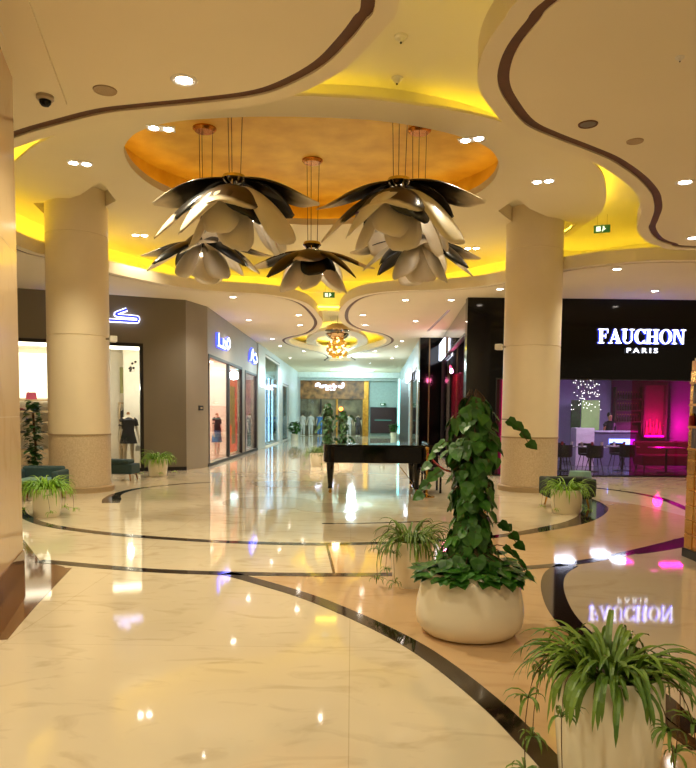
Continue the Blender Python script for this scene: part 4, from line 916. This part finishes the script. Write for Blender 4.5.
MB().box((-hw, 0, zm3), (hw, .2, zt3)).build('fascia', FWOOD, t); MB().box((hw, -.05, 0), (hw+.35, .2, zt3)).build('gold_jamb', GOLDP, t); MB().box((-hw-.1, -.05, 0), (-hw, .2, zt3)).build('left_jamb', mat('teal_jamb', (70, 140, 140), .4), t)
FI = mat('far_shop_interior', (214, 190, 150), .6, vary=.3, scale=1.2, rgb2=(110, 90, 70)); MB().box((-hw, .25, 0), (hw, .3, zm3)).build('back_panel', FI, t)
for x in (-hw+.05, -.7, .55, hw-.05): MB().box((x-.05, -.02, 0), (x+.05, .06, zm3)).build('mullion', GOLDP if x > 0 else BLACK, t)
MB().box((-hw+.1, .0, .05), (hw-.1, .015, zm3-.03)).build('glass', GL, t)
ts = T('shop_sign', 'illuminated white Arabic lettering on the carved wood of the far shop', 'sign', ((ep(330, 386).x), YE-.42, ep(330, 386).z))
stroke_sign(ts, [[(1.0, .25), (1.0, -.05), (.75, -.05), (.7, .05)], [(.5, -.05), (.3, -.05), (.28, .15)], [(.05, .05), (.0, -.05), (-.3, -.05), (-.32, .08)], [(-.5, .06), (-.55, -.06), (-.75, -.05), (-.85, .15), (-1.05, .1), (-1.05, -.05)]], .06, NEON, NEON, 0)
font_text('Lodge', .3, NEON, ts, (0, 0, -.42), .02) if False else stroke_sign(ts, [[(-.35, -.28), (-.1, -.28)], [(0, -.28), (.2, -.28)], [(.26, -.28), (.4, -.28)]], .035, NEON, NEON, 0)
for px, m_, lb in ((303, GARM[3], 'mannequin in white at the left of the far shop window'), (311, GARM[3], 'mannequin in pale grey, second in the far shop window'), (320, GARM[4], 'mannequin in blue grey in the far shop window'), (349, GARM[3], 'mannequin in white right of the entrance of the far shop'), (358, GARM[5], 'mannequin in dark grey at the right of the far shop window')):
    v = ep(px, 420); mannequin((v.x, YE-.75, 0), 0, lb, m_, .8, legs=m_)
v = ep(383, 420); t = T('billboard', 'dark maroon billboard panel right of the far shop', 'billboard', (v.x, YE-.15, 0)); z0 = .25; z1 = ep(383, 408).z; hw = (ep(395, 420).x-ep(371, 420).x)/2
MB().box((-hw, -.12, z0), (hw, .1, z1)).build('panel', mat('maroon_panel', (52, 22, 26), .4), t); MB().box((-hw-.06, -.08, z0-.06), (hw+.06, .1, z1+.06)).build('frame', BLACK, t); MB().box((-hw*.7, -.135, (z0+z1)/2-.02), (hw*.7, -.12, (z0+z1)/2+.05)).build('lettering_strip', mat('teal_ink', (70, 130, 120), .5, emit=(70, 130, 120), es=.4), t)
exitsign(Vector((ep(383, 404).x, YE-.2, ep(383, 405).z+.05)), 0, 'green exit sign above the maroon billboard', .4, .18)
LTEAL = glow('teal_wall_light', (130, 225, 225), 3)
for px0, px1, lb in ((283, 288, 'tall teal lit glass panel at the far left end of the corridor'), (398, 401, 'narrow glowing cyan panel at the far right end of the corridor')):
    a = ony(px0, 415, 52).x; c = ony(px1, 415, 52).x
    t = T('wall_light', lb, 'wall light', ((a+c)/2, 52, 0)); MB().box((-(c-a)/2, 0, .3), ((c-a)/2, .05, 4.2)).build('panel', LTEAL, t); MB().box((-(c-a)/2-.04, .02, .2), ((c-a)/2+.04, .1, 4.3)).build('frame', WHITE, t)
t = T('shop_pendant', 'round orange lamp glowing in the far shop', 'lamp', ep(341, 409)+Vector((0, -.35, 0))); MB().sphere((0, 0, 0), .16).build('globe', glow('orange_lamp', (255, 150, 60), 5), t, True); MB().cyl((0, 0, .15), (0, 0, .8), .01, n=6).build('cord', BLACK, t)
t = T('ceiling_lamp', 'cool ceiling lamp at the far end of the corridor', 'ceiling light', (0, 50, ZS-.05)); MB().box((-1.5, -.2, 0), (1.5, .2, .04)).build('diffuser', glow('end_lamp', (190, 240, 240), 3), t); MB().box((-1.55, -.25, .03), (1.55, .25, .05)).build('frame', WHITE, t); point(t, (0, 0, -.4), 650, (.66, .95, 1), .3)
point(t, (0, -12, -.4), 260, (.75, .95, 1), .3)
# ================================================================ RIGHT EDGE GOLD KIOSK
k0 = onz(684, 556, 0); t = T('gold_kiosk', 'tall gold tiled display kiosk at the right edge', 'display kiosk', (k0.x, k0.y, 0)); zk = ony(689, 361, k0.y).z
MB().box((0, -1.2, .08), (1.2, 0, zk)).build('body', GOLDP, t)
MB().box((-.02, -1.22, 0), (1.22, .02, .1)).build('plinth', BLACK, t)
for z in [.1+.17*i for i in range(int((zk-.1)/.17))]:
    for yy in range(6): MB().box((-.014, -1.19+yy*.2, z+.006), (.05, -1.01+yy*.2, z+.164)).build('edge_tile', BRASS, t, bevel=.004)
MB().box((-.02, -1.1, 1.25), (0, -.1, 2.0)).build('display_back', DWOOD, t)
for z in (1.25, 1.5, 1.75, 2.0): MB().box((-.055, -1.12, z-.012), (0, -.08, z+.012)).build('shelf', GOLDP, t)
MB().box((.02, -1.18, zk), (1.18, -.02, zk+.03)).build('top', WHITE, t)
q = k0; tj = T('jar', 'red jar on the shelf of the gold kiosk', 'jar', (k0.x-.05, k0.y-.16, 1.515)); MB().lathe([(.035, 0), (.035, .1), (.02, .12)], n=12).build('body', REDF, tj, True); MB().lathe([(.03, .115), (.03, .14), (0, .14)], n=12).build('lid', BRASS, tj)
# ================================================================ PETAL CHANDELIERS
def petal(name, parent, ang, r0, out, drop, W, m, lift=.12, cup=.25, flick=.0, twist=0.0, nv=16, nu=6, rp=.9, zp_=1.4, tip='point', z0=0.0):
    vs = []; uv = []; ca, sa = cos(ang), sin(ang)
    for j in range(nv+1):
        v = j/nv
        r = r0+out*(v**rp); z = z0-(drop+z0)*(v**zp_)+lift*sin(pi*v)+flick*max(0, v-.6)**2*6
        if tip == 'point': w = W*.5*max(.14, (.32*(1-v)+sin(pi*v**.9)**.6)*(1 if v < .75 else 1-((v-.75)/.25)**2*.35))
        else: w = W*.5*(.3+.7*sin(pi*min(v*.6+.05, .5)))*(1 if v < .72 else sqrt(max(0.0, 1-((v-.72)/.28)**2)*.985+.015))
        for i in range(nu+1):
            u = i/nu*2-1; y = u*w; zz = z-cup*w*u*u+twist*u*w*v
            rr = r-cup*.5*w*u*u
            vs.append((rr*ca-y*sa, rr*sa+y*ca, zz)); uv.append((i/nu, v))
    fs = [(j*(nu+1)+i, j*(nu+1)+i+1, (j+1)*(nu+1)+i+1, (j+1)*(nu+1)+i) for j in range(nv) for i in range(nu)]
    b = MB().add(vs, fs); b.uv = uv; o = b.build(name, m, parent, fix=False)
    for p in o.data.polygons: p.use_smooth = True
    s_ = o.modifiers.new('thickness', 'SOLIDIFY'); s_.thickness = .012; s_.offset = 0
    return o
BULB = glow('petal_bulb', (255, 244, 230), 30)
ZG = ZR+.5
def chandelier(px, py, Y, R, D, label, seed, ncab=3, rot=0.0, kind='b'):
    h = ony(px, py, Y); rnd = random.Random(seed); t = T('petal_chandelier', label, 'chandelier', h)
    G_, K_, M_, W_ = PETG, PETK, PETM, PETW
    big = [(-98,1.02,.34,.42,G_,'p'),(92,1.0,.36,.42,G_,'p'),(-8,.52,.52,.84,PETD,'r'),(172,.9,.4,.5,G_,'p'),(128,.8,.4,.42,K_,'p'),(-138,.85,.4,.42,G_,'p'),
           (22,.56,.62,.5,K_,'r'),(-44,.72,.82,.52,W_,'p'),(58,.86,.92,.5,W_,'r'),(-78,.9,.8,.4,M_,'p'),(135,.7,.8,.5,W_,'r'),(-150,.66,.8,.5,M_,'p'),
           (-12,.46,.8,.46,W_,'r'),(14,.4,.98,.46,W_,'r'),(-60,.5,.92,.4,W_,'r'),(100,.5,.9,.42,W_,'r')]
    small = [(-96,1.04,.5,.32,G_,'p'),(96,1.04,.5,.32,G_,'p'),(180,.9,.45,.45,G_,'p'),(0,.42,.42,.6,PETD,'r'),
           (-52,.82,.74,.42,K_,'p'),(52,.82,.76,.42,K_,'p'),(-84,.86,.78,.36,W_,'p'),(84,.84,.8,.36,M_,'p'),(135,.7,.7,.45,W_,'p'),(-135,.7,.7,.45,K_,'p'),
           (2,.3,1.0,.56,W_,'r'),(40,.46,.98,.46,W_,'r'),(-40,.46,.94,.46,W_,'r'),(180,.4,.9,.5,W_,'r')]
    cen = [(-94,1.02,.52,.34,M_,'p'),(94,1.02,.5,.34,M_,'p'),(180,.9,.45,.45,G_,'p'),(-20,.5,.5,.65,PETD,'p'),(16,.5,.66,.6,K_,'r'),
           (-58,.8,.72,.42,K_,'p'),(60,.8,.7,.4,K_,'p'),(-38,.6,.98,.5,W_,'r'),(50,.66,.96,.5,W_,'r'),(0,.34,.9,.4,W_,'r'),(130,.6,.8,.5,W_,'p'),(-130,.6,.8,.5,W_,'p')]
    for ad, ou, dr, wd, mm, tp in {'b': big, 's': small, 'c': cen}[kind]:
        a = -pi/2+radians(ad+rot)+rnd.uniform(-.05, .05)+atan2(-h.x, h.y)*0
        petal('petal', t, a, .07*R, R*ou, D*dr, R*wd, mm, (.05 if dr < .55 else .03)*R, .32, .08*R if dr < .55 else 0, rnd.uniform(-.45, .45), rp=.9 if dr < .55 else .8, zp_=1.4, tip='point' if tp == 'p' else 'round', z0=0 if dr < .45 else (-.2*R if (dr >= .9 and ou <= .66) else -.12*R))
    MB().lathe([(.0, .04), (.14*R, .03), (.16*R, -.02), (.1*R, -.08), (0, -.1)], n=24).build('hub', CHROME, t, True)
    for k in range(3):
        a = rot+2*pi*k/3+.5; c = (.22*R*cos(a), .22*R*sin(a), -.5*D)
        MB().sphere(c, .04, 10).build('bulb', BULB, t, True); MB().cyl((c[0], c[1], c[2]+.035), (c[0]*.5, c[1]*.5, -.04), .012, n=8).build('lamp_stem', CHROME, t)
    zc = ZG-h.z
    MB().lathe([(.0, -.06), (.15, -.06), (.19, -.02), (.19, 0)], (0, 0, zc), 28).build('canopy', mat('canopy_copper%d' % seed, (206, 130, 40), .25, metal=.8), t, True)
    for k in range(ncab):
        a = 2*pi*k/ncab+.4; MB().cyl((.1*cos(a), .1*sin(a), .02), (.13*cos(a), .13*sin(a), zc-.05), .006, n=6).build('suspension_cable', BROWN, t)
    return t
YS = onz(205, 128, ZG).y; YC = onz(311, 160, ZG).y; YF = onz(311, 117, ZR).y*(ZG-EYE)/(ZR-EYE)-.45
chandelier(234, 178, YF, 78*YF/710, 78*YF/710*1.0, 'large black and white petal chandelier at the front left of the five', 1, rot=0)
chandelier(399, 181, YF, 78*YF/710, 76*YF/710, 'large black and white petal chandelier at the front right of the five', 4, rot=-8)
chandelier(205, 234, YS, 60*YS/710, 48*YS/710, 'smaller petal chandelier behind and below the large front left one', 3, rot=0, kind='s')
chandelier(418, 232, YS, 60*YS/710, 52*YS/710, 'smaller petal chandelier behind and below the large front right one', 6, rot=8, kind='s')
chandelier(312, 244, YC, 57*YC/710, 52*YC/710, 'petal chandelier hanging lowest at the back centre of the five', 5, rot=0, kind='c')
# ---- crystal and mirror chandelier in the corridor
h = ony(337.5, 323, 28); t = T('crystal_chandelier', 'mirrored dome chandelier with a golden crystal ball hanging in the corridor', 'chandelier', h)
MIR = mat('mirror_gold', (225, 190, 140), .06, metal=1)
MB().lathe([(0, 0), (.22, -.03), (.42, -.14), (.5, -.28), (.49, -.3), (.3, -.3), (0, -.3)], n=32).build('upper_dome', MIR, t, True)
MB().lathe([(0, -.4), (.44, -.4), (.47, -.43), (.38, -.56), (.2, -.66), (0, -.7)], n=32).build('lower_dish', MIR, t, True)
MB().cyl((0, 0, -.42), (0, 0, -.28), .2, n=16).build('neck', CHROME, t)
cb = MB(); rnd = random.Random(3)
CRY = mat('gold_crystal', (235, 190, 90), .1, metal=.7, emit=(255, 190, 60), es=.15); CR2 = glow('crystal_spark', (255, 236, 190), 2)
sb = MB()
for k in range(170):
    z = rnd.uniform(-1, 1); a = rnd.uniform(0, 6.28); rr = sqrt(1-z*z)*.4; (sb if k % 6 == 0 else cb).sphere((rr*cos(a), rr*sin(a), -.98+z*.36), rnd.uniform(.03, .055), 6)
cb.build('crystals', CRY, t); sb.build('lit_crystals', CR2, t)
for k in range(4): MB().cyl((.2*cos(k*pi/2), .2*sin(k*pi/2), -.03), (.3*cos(k*pi/2), .3*sin(k*pi/2), 5.42-h.z), .005, n=5).build('cable', CHROME, t)
point(t, (0, 0, -1.6), 15, (1, .8, .45), .15)
# ================================================================ GRAND PIANO
pn = onz(331, 493, 0); xr = ony(437, 460, pn.y).x; xl = ony(323.5, 460, pn.y).x
pz0 = ony(331, 463, pn.y).z; pz1 = 1.02; Lp = xr-xl
t = T('grand_piano', 'black lacquered grand piano with closed lid standing in the atrium', 'piano', ((xl+xr)/2, pn.y+.5, 0)); hL = Lp/2
key = [(hL, -.72), (hL, .76)]
out_ = [(hL, -.72), (hL-.45, -.74), (-hL+.35, -.74), (-hL+.08, -.66), (-hL, -.45), (-hL+.02, -.2), (-hL+.2, .0), (-.3, .12), (.1, .3), (.45, .62), (hL-.45, .76), (hL, .76)]
cv = [Vector(out_[0])]+catmull([Vector(p) for p in out_[1:-1]], 6)+[Vector(out_[-1])]
if area(cv) < 0: cv.reverse()
MB().prism(cv, pz0+.02, pz1-.05).build('case', PIANO, t, bevel=.01)
MB().prism([(p[0]*1.005, p[1]*1.01) for p in cv], pz1-.045, pz1-.015).build('lid', PIANO, t, bevel=.006)
MB().box((hL-.36, -.73, pz0-.06), (hL+.02, .77, pz0+.03)).build('key_bed', PIANO, t, bevel=.01)
fb = MB().box((hL-.14, -.62, pz0+.1), (hL+.012, .66, pz0+.14)); fb.build('white_keys', WHITE, t)
MB().box((hL-.2, -.62, pz1-.01), (hL-.16, .62, pz1+.02)).build('music_desk', PIANO, t, bevel=.004)
for x, y in ((-hL+.14, -.48), (hL-.42, -.6), (hL-.42, .62)):
    lg = MB().lathe([(.05, .1), (.045, .14), (.075, .5), (.08, pz0+.02)], (x, y, 0), 8).build('leg', PIANO, t)
    MB().cyl((x, y-.02, .035), (x, y+.02, .035), .035, n=12).build('caster', BRASS, lg); MB().cyl((x, y, .04), (x, y, .11), .02, n=8).build('caster_stem', BRASS, lg)
MB().box((hL-.42, -.06, .12), (hL-.38, -.02, pz0)).box((hL-.42, .06, .12), (hL-.38, .1, pz0)).box((hL-.46, -.12, .08), (hL-.3, .16, .13)).build('pedal_lyre', PIANO, t)
for k in range(3): MB().box((hL-.3, -.06+.06*k, .09), (hL-.2, -.035+.06*k, .1)).build('pedal', BRASS, t)
MB().cyl((hL-.8, 0, pz0), (hL-.42, 0, .14), .01, n=6).build('lyre_brace', BRASS, t)
bx = ony(428, 480, pn.y+.3).x; t = T('piano_bench', 'black piano bench behind the stanchion at the keyboard end', 'bench', (bx+.08, pn.y+.45, 0))
MB().box((-.19, -.35, .4), (.19, .35, .5)).build('seat', BLACK, t, bevel=.02)
for sx in (-1, 1):
    for sy in (-1, 1): MB().box((sx*.16-.022, sy*.31-.022, 0), (sx*.16+.022, sy*.31+.022, .41)).build('leg', PIANO, t)
# stanchions with red rope
def stanchion(p, label):
    t = T('stanchion', label, 'stanchion', p); MB().lathe([(.16, 0), (.16, .015), (.05, .04), (.022, .07)], n=28).build('base', BRASS, t, True)
    MB().lathe([(.022, .05), (.022, .86), (.032, .87), (.032, .92), (.018, .93)], n=16).build('post', BRASS, t, True); MB().sphere((0, 0, .955), .038, 12).build('finial', BRASS, t, True); return t
s1 = onz(426.5, 497, 0); s2 = onz(478, 512, 0)
stanchion(s1, 'brass rope stanchion beside the piano bench'); stanchion(s2, 'brass rope stanchion hidden mostly behind the ivy planter')
tag(MB().tube([s1.lerp(s2, k/16)+Vector((0, 0, .87-.28*(1-(2*k/16-1)**2))) for k in range(17)], .018, 8).build('barrier_rope', REDF, None, True), 'red velvet rope strung between the two brass stanchions', 'rope')
stanchion(onz(678, 476, 0)+Vector((0, -.75, 0)), 'slim brass stanchion standing before the magenta glass')
# ================================================================ PLANTS
def blade(b, base, ang, L, up, w, rnd, seg=9, droop=1.0):
    P = []; x = y = 0.0; el = up; st = L/seg; p = Vector(base); az = ang
    for k in range(seg+1):
        P.append(p.copy()); p = p+st*Vector((cos(az)*cos(el), sin(az)*cos(el), sin(el))); el = max(el-droop*(.55+.5*k/seg)*3.0/seg*1.2, -1.45); az += rnd.uniform(-.06, .06)
    sd = Vector((-sin(ang), cos(ang), 0)); vs = []; fs = []
    for k, q in enumerate(P):
        ww = w*(.55+.9*sin(pi*min(k/seg*.9+.1, 1)))*.6*(1 if k < seg else .05); vs += [q-sd*ww, q+Vector((0, 0, -ww*.5)), q+sd*ww]
    for k in range(seg): fs += [(3*k, 3*k+1, 3*k+4, 3*k+3), (3*k+1, 3*k+2, 3*k+5, 3*k+4)]
    b.add(vs, fs)
def spider(p, label, s=1.0, n=130, seed=1, L=(.28, .5), pot_h=.44, pot_r=.2, runners=5, m=LEAF2, group=None, w=.011, rz=0):
    rnd = random.Random(seed); t = T('spider_plant', label, 'potted plant', p, group=group)
    pt_ = MB().lathe([(0, 0), (pot_r*.86, 0), (pot_r*.9, .02), (pot_r*1.02, pot_h*.55), (pot_r*1.0, pot_h-.01), (pot_r*.97, pot_h), (pot_r*.9, pot_h-.01), (pot_r*.9, pot_h-.05), (0, pot_h-.05)], n=48).build('pot', POT, t, True)
    MB().lathe([(0, pot_h-.045), (pot_r*.9, pot_h-.04)], n=32).build('soil', SOIL, pt_) if False else MB().lathe([(0, pot_h-.05), (pot_r*.89, pot_h-.05), (pot_r*.89, pot_h-.03), (0, pot_h-.02)], n=32).build('soil', SOIL, t)
    b = MB()
    for k in range(n):
        a = rnd.uniform(0, 2*pi); r = pot_r*.75*sqrt(rnd.random()); ll = rnd.uniform(*L)*s
        up = rnd.uniform(.45, 1.5); blade(b, (r*cos(a), r*sin(a), pot_h-.03), a+rnd.uniform(-.5, .5), ll, up, w*rnd.uniform(.7, 1.25), rnd, droop=rnd.uniform(.75, 1.25))
    b.build('foliage', m, t, fix=False)
    for k in range(runners):
        a = 2*pi*k/runners+rnd.uniform(-.4, .4)+rz; pts = []
        for j in range(10):
            v = j/9; r = pot_r*.8+(.2*s)*sin(v*1.7); z = pot_h+.12*sin(v*pi*.8)-(pot_h-.02)*v**1.8; pts.append(Vector((r*cos(a+.25*v), r*sin(a+.25*v), max(z, .03))))
        st = MB().tube(pts, .0022, 5).build('runner_stem', STEM, t, fix=False)
        for q in (pts[-1], pts[6]):
            rf = MB()
            for i in range(10): blade(rf, q, rnd.uniform(0, 6.28), rnd.uniform(.08, .15)*s, rnd.uniform(.1, 1.1), w*.6, rnd, 5)
            rf.build('plantlet', m, st, fix=False)
    return t
spider(onz(606, 786, 0), 'spider plant in a white pot nearest the camera at the bottom right', 1.0, 185, 11, (.23, .39), .53, .22, 7, LEAF3, w=.014)
spider(onz(411, 585, 0), 'spider plant in a white pot just left of the tall ivy planter', 1.0, 130, 12, (.28, .5), .43, .19, 6, LEAF3)
spider(onz(47, 516, 0), 'bright spider plant in a white pot by the left round column', 1.1, 230, 13, (.24, .44), .43, .21, 5)
spider(onz(158, 476, 0), 'bright spider plant in a white pot against the grey wall on the left', 1.15, 190, 14, (.26, .45), .44, .24, 4)
spider(onz(566, 513, 0), 'spider plant in a white pot by the right round column, before the dark armchair', 1.0, 130, 15, (.28, .45), .4, .25, 5)
spider(onz(317, 466, 0), 'spider plant in a white pot in the corridor behind the left end of the piano', 1.2, 110, 16, (.32, .5), .42, .22, 4, LEAF3)
def leafmesh(b, p, d, up, s):
    d = Vector(d).normalized(); sd = d.cross(Vector(up)).normalized(); nrm = sd.cross(d)
    L = [(0, 0, 0), (.12, .36, -.02), (.42, .42, .03), (.78, .2, .0), (1.08, 0, -.08)]
    mid = [(0, 0, 0), (.42, 0, .1), (.78, 0, .05)]
    P = lambda x, y, z: p+(d*x+sd*y+nrm*z)*s
    vs = [P(0, 0, 0), P(-.02, .36, .0), P(.3, .5, .02), P(.72, .3, 0), P(1.05, 0, -.1), P(.72, -.3, 0), P(.3, -.5, .02), P(-.02, -.36, .0), P(.42, 0, -.07), P(.78, 0, -.05)]
    b.add(vs, [(0, 8, 2, 1), (8, 9, 3, 2), (9, 4, 3), (0, 7, 6, 8), (8, 6, 5, 9), (9, 5, 4)])
def ivy_planter(p, label, H=1.74, n=600, seed=2, pm=LEAF, prof=None, sl=1.0, ph=.46, potw=1.0, grp=None):
    rnd = random.Random(seed); t = T('ivy_planter', label, 'potted plant', p, group=grp)
    MB().lathe([(0, 0), (.29*potw, 0), (.335*potw, .02), (.385*potw, .08), (.397*potw, .15), (.39*potw, .24), (.365*potw, .36), (.338*potw, .465), (.328*potw, .475), (.315*potw, .45), (.31*potw, .4), (0, .4)], n=64).build('planter', POT, t, True)
    MB().lathe([(0, .39), (.31*potw, .39), (.31*potw, .42), (0, .425)], n=32).build('soil', SOIL, t)
    MB().tube([(.01*sin(k), .01*cos(k*2), .42+(H-.5)*k/8) for k in range(9)], .04, 10).build('moss_pole', STEM, t)
    b = MB(); sb = MB()
    def W_(z):
        f = (z-.42)/(H-.42); pts = prof or [(0, .32), (.1, .28), (.2, .17), (.33, .13), (.45, .17), (.58, .16), (.7, .2), (.85, .17), (.95, .13), (1, .08)]
        for (a, u), (c, v) in zip(pts, pts[1:]):
            if f <= c: return u+(v-u)*(f-a)/(c-a)
        return pts[-1][1]
    for k in range(n):
        z = .42+(H-.42)*(rnd.random()**1.05); a = rnd.uniform(0, 6.28); r = W_(z)*rnd.uniform(.35, 1.0)
        q = Vector((r*cos(a), r*sin(a), z)); d = Vector((cos(a)*.3+rnd.uniform(-.45, .45), sin(a)*.3+rnd.uniform(-.45, .45), -1+rnd.uniform(-.2, .5)))
        leafmesh(b, q, d, Vector((cos(a)+rnd.uniform(-.4, .4), sin(a)+rnd.uniform(-.4, .4), .7)), sl*rnd.uniform(.07, .12))
        sb.tube([Vector((.03*cos(a), .03*sin(a), z+.06)), q*.6+Vector((0, 0, .4*z+.04)), q], .0028, 4)
    for k in range(int(n*.38)):     # mound round the base
        a = rnd.uniform(0, 6.28); r = .35*potw*sqrt(rnd.uniform(.1, 1.15)); q = Vector((r*cos(a), r*sin(a), .45+.13*(1-r/.4)*rnd.random()*2))
        leafmesh(b, q, Vector((cos(a)+rnd.uniform(-.6, .6), sin(a)+rnd.uniform(-.6, .6), rnd.uniform(-.6, .2))), Vector((cos(a)*.3, sin(a)*.3, 1)), sl*rnd.uniform(.085, .13))
    for (a, z, L) in ((.0, 1.52, .3), (3.4, 1.15, .28), (.4, .75, .3), (2.7, 1.35, .22), (5.6, .62, .34)):
        pts = [Vector(((.1+L*v)*cos(a), (.1+L*v)*sin(a), z+.12*sin(v*3)-.12*v)) for v in [i/6 for i in range(7)]]; sb.tube(pts, .003, 5)
        for q in pts[3:]: leafmesh(b, q, Vector((cos(a), sin(a)+rnd.uniform(-.5, .5), -.7)), Vector((-sin(a), cos(a), .9)), .09*sl)
    sb.build('vine_stems', STEM, t, fix=False); b.build('foliage', pm, t, fix=False); return t
ivp = onz(471.5, 637, 0)
ivy_planter(ivp+Vector((0, .12, 0)), 'tall ivy on a pole in a low rounded white planter in the foreground', 1.74)
v = onz(328, 463, 0); v.y = 25; ivy_planter(Vector((ony(328, 415, 24).x, 24, 0)), 'tall ivy pole planter in the corridor behind the piano, the left of the pair', 2.0, 240, 5, DLEAF, sl=1.3)
ivy_planter(Vector((ony(343, 415, 25.5).x, 25.5, 0)), 'tall ivy pole planter in the corridor behind the piano, the right of the pair', 1.75, 220, 6, DLEAF, sl=1.3)
def bush(p, label, H, r, n, seed, m=DLEAF, tree=False, sl=.11, z0=.5):
    rnd = random.Random(seed); t = T('potted_tree' if tree else 'potted_shrub', label, 'potted plant', p)
    MB().lathe([(0, 0), (.2, 0), (.24, .4), (.22, .4), (.21, .36), (0, .36)], n=28).build('pot', POT, t, True)
    MB().tube([(0, 0, .3), (.03, .02, H*.5), (0, 0, H*.85)], .025, 8).build('trunk', STEM, t)
    b = MB()
    for k in range(n):
        u = rnd.uniform(-1, 1); a = rnd.uniform(0, 6.28); rr = r*rnd.uniform(.4, 1)*sqrt(max(0.05, 1-u*u*.8)); z = (z0+H)/2+u*(H-z0)/2
        leafmesh(b, Vector((rr*cos(a), rr*sin(a), z)), Vector((cos(a), sin(a), rnd.uniform(-.9, .5))), Vector((0, 0, 1)), sl*rnd.uniform(.7, 1.2))
    b.build('foliage', m, t, fix=False); return t
v = onz(40, 492, 0); bush(Vector((ony(33, 415, 14.5).x, 14.5, 0)), 'slim dark green tree behind the sofa, between marble pillar and left column', 1.85, .17, 230, 3, DLEAF, True, .12)
bush(Vector((-3.55, 44, 0)), 'green shrub in a white pot at the far left end of the corridor', 1.1, .42, 160, 4, LEAF, sl=.2)
bush(Vector((2.95, 50, 0)), 'small green shrub in a white pot at the far right end of the corridor', 1.0, .3, 90, 8, LEAF, sl=.2)
# ================================================================ SEATING
def sofa(p, rz, label, w, d, h, sh, m, m2=None, legs=WOOD, name='armchair', cat='armchair', arms=True):
    t = T(name, label, cat, p, rz)
    MB().box((-w/2, -d/2, .16), (w/2, d/2, sh-.1)).build('frame', m, t, bevel=.03); MB().box((-w/2+.08, -d/2-.01, sh-.1), (w/2-.08, d/2-.12, sh)).build('seat_cushion', m2 or m, t, bevel=.035)
    if h > sh: MB().box((-w/2, d/2-.16, .2), (w/2, d/2, h)).build('backrest', m, t, bevel=.04)
    if arms:
        for s in (-1, 1): MB().box((s*w/2-.06 if s > 0 else -w/2-.06, -d/2, .2), (s*w/2+.06 if s > 0 else -w/2+.06, d/2, sh+.14)).build('armrest', m, t, bevel=.03)
    for sx in (-1, 1):
        for sy in (-1, 1): MB().cyl((sx*(w/2-.08), sy*(d/2-.08), .17), (sx*(w/2-.05), sy*(d/2-.05), 0), .022, .014, 8).build('leg', legs, t)
    return t
v = onz(568, 507, 0); sofa(Vector((v.x, 12.7, 0)), .0, 'dark green armchair behind the spider plant by the right column', .74, .6, .52, .38, GREENF, legs=BRASS)
t = T('round_pouf', 'pale green round pouf between the dark armchair and the cafe glass', 'pouf', (ony(582, 415, 14.2).x, 14.2, 0)); MB().lathe([(0, 0), (.2, 0), (.24, .06), (.25, .3), (.2, .52), (0, .54)], n=28).build('body', AQUA, t, True); MB().lathe([(.245, .26), (.256, .27), (.256, .3), (.245, .31)], n=28).build('piping', GREENF, t)
sofa(Vector((ony(38, 415, 12.9).x, 12.9, 0)), .1, 'teal sofa behind the spider plant by the left column', .75, .7, .6, .4, TEAL, AQUA, name='sofa', cat='sofa')
v = onz(118, 481, 0); sofa(Vector((ony(108, 415, 16.6).x, 16.9, 0)), -.12, 'teal bench with wooden legs behind the left round column', 1.15, .5, .3, .5, TEAL, legs=WOOD, name='upholstered_bench', cat='bench', arms=False)
w = bpy.data.worlds.new('world'); sc.world = w; w.use_nodes = True
w.node_tree.nodes['Background'].inputs[0].default_value = (1, .72, .42, 1); w.node_tree.nodes['Background'].inputs[1].default_value = .25
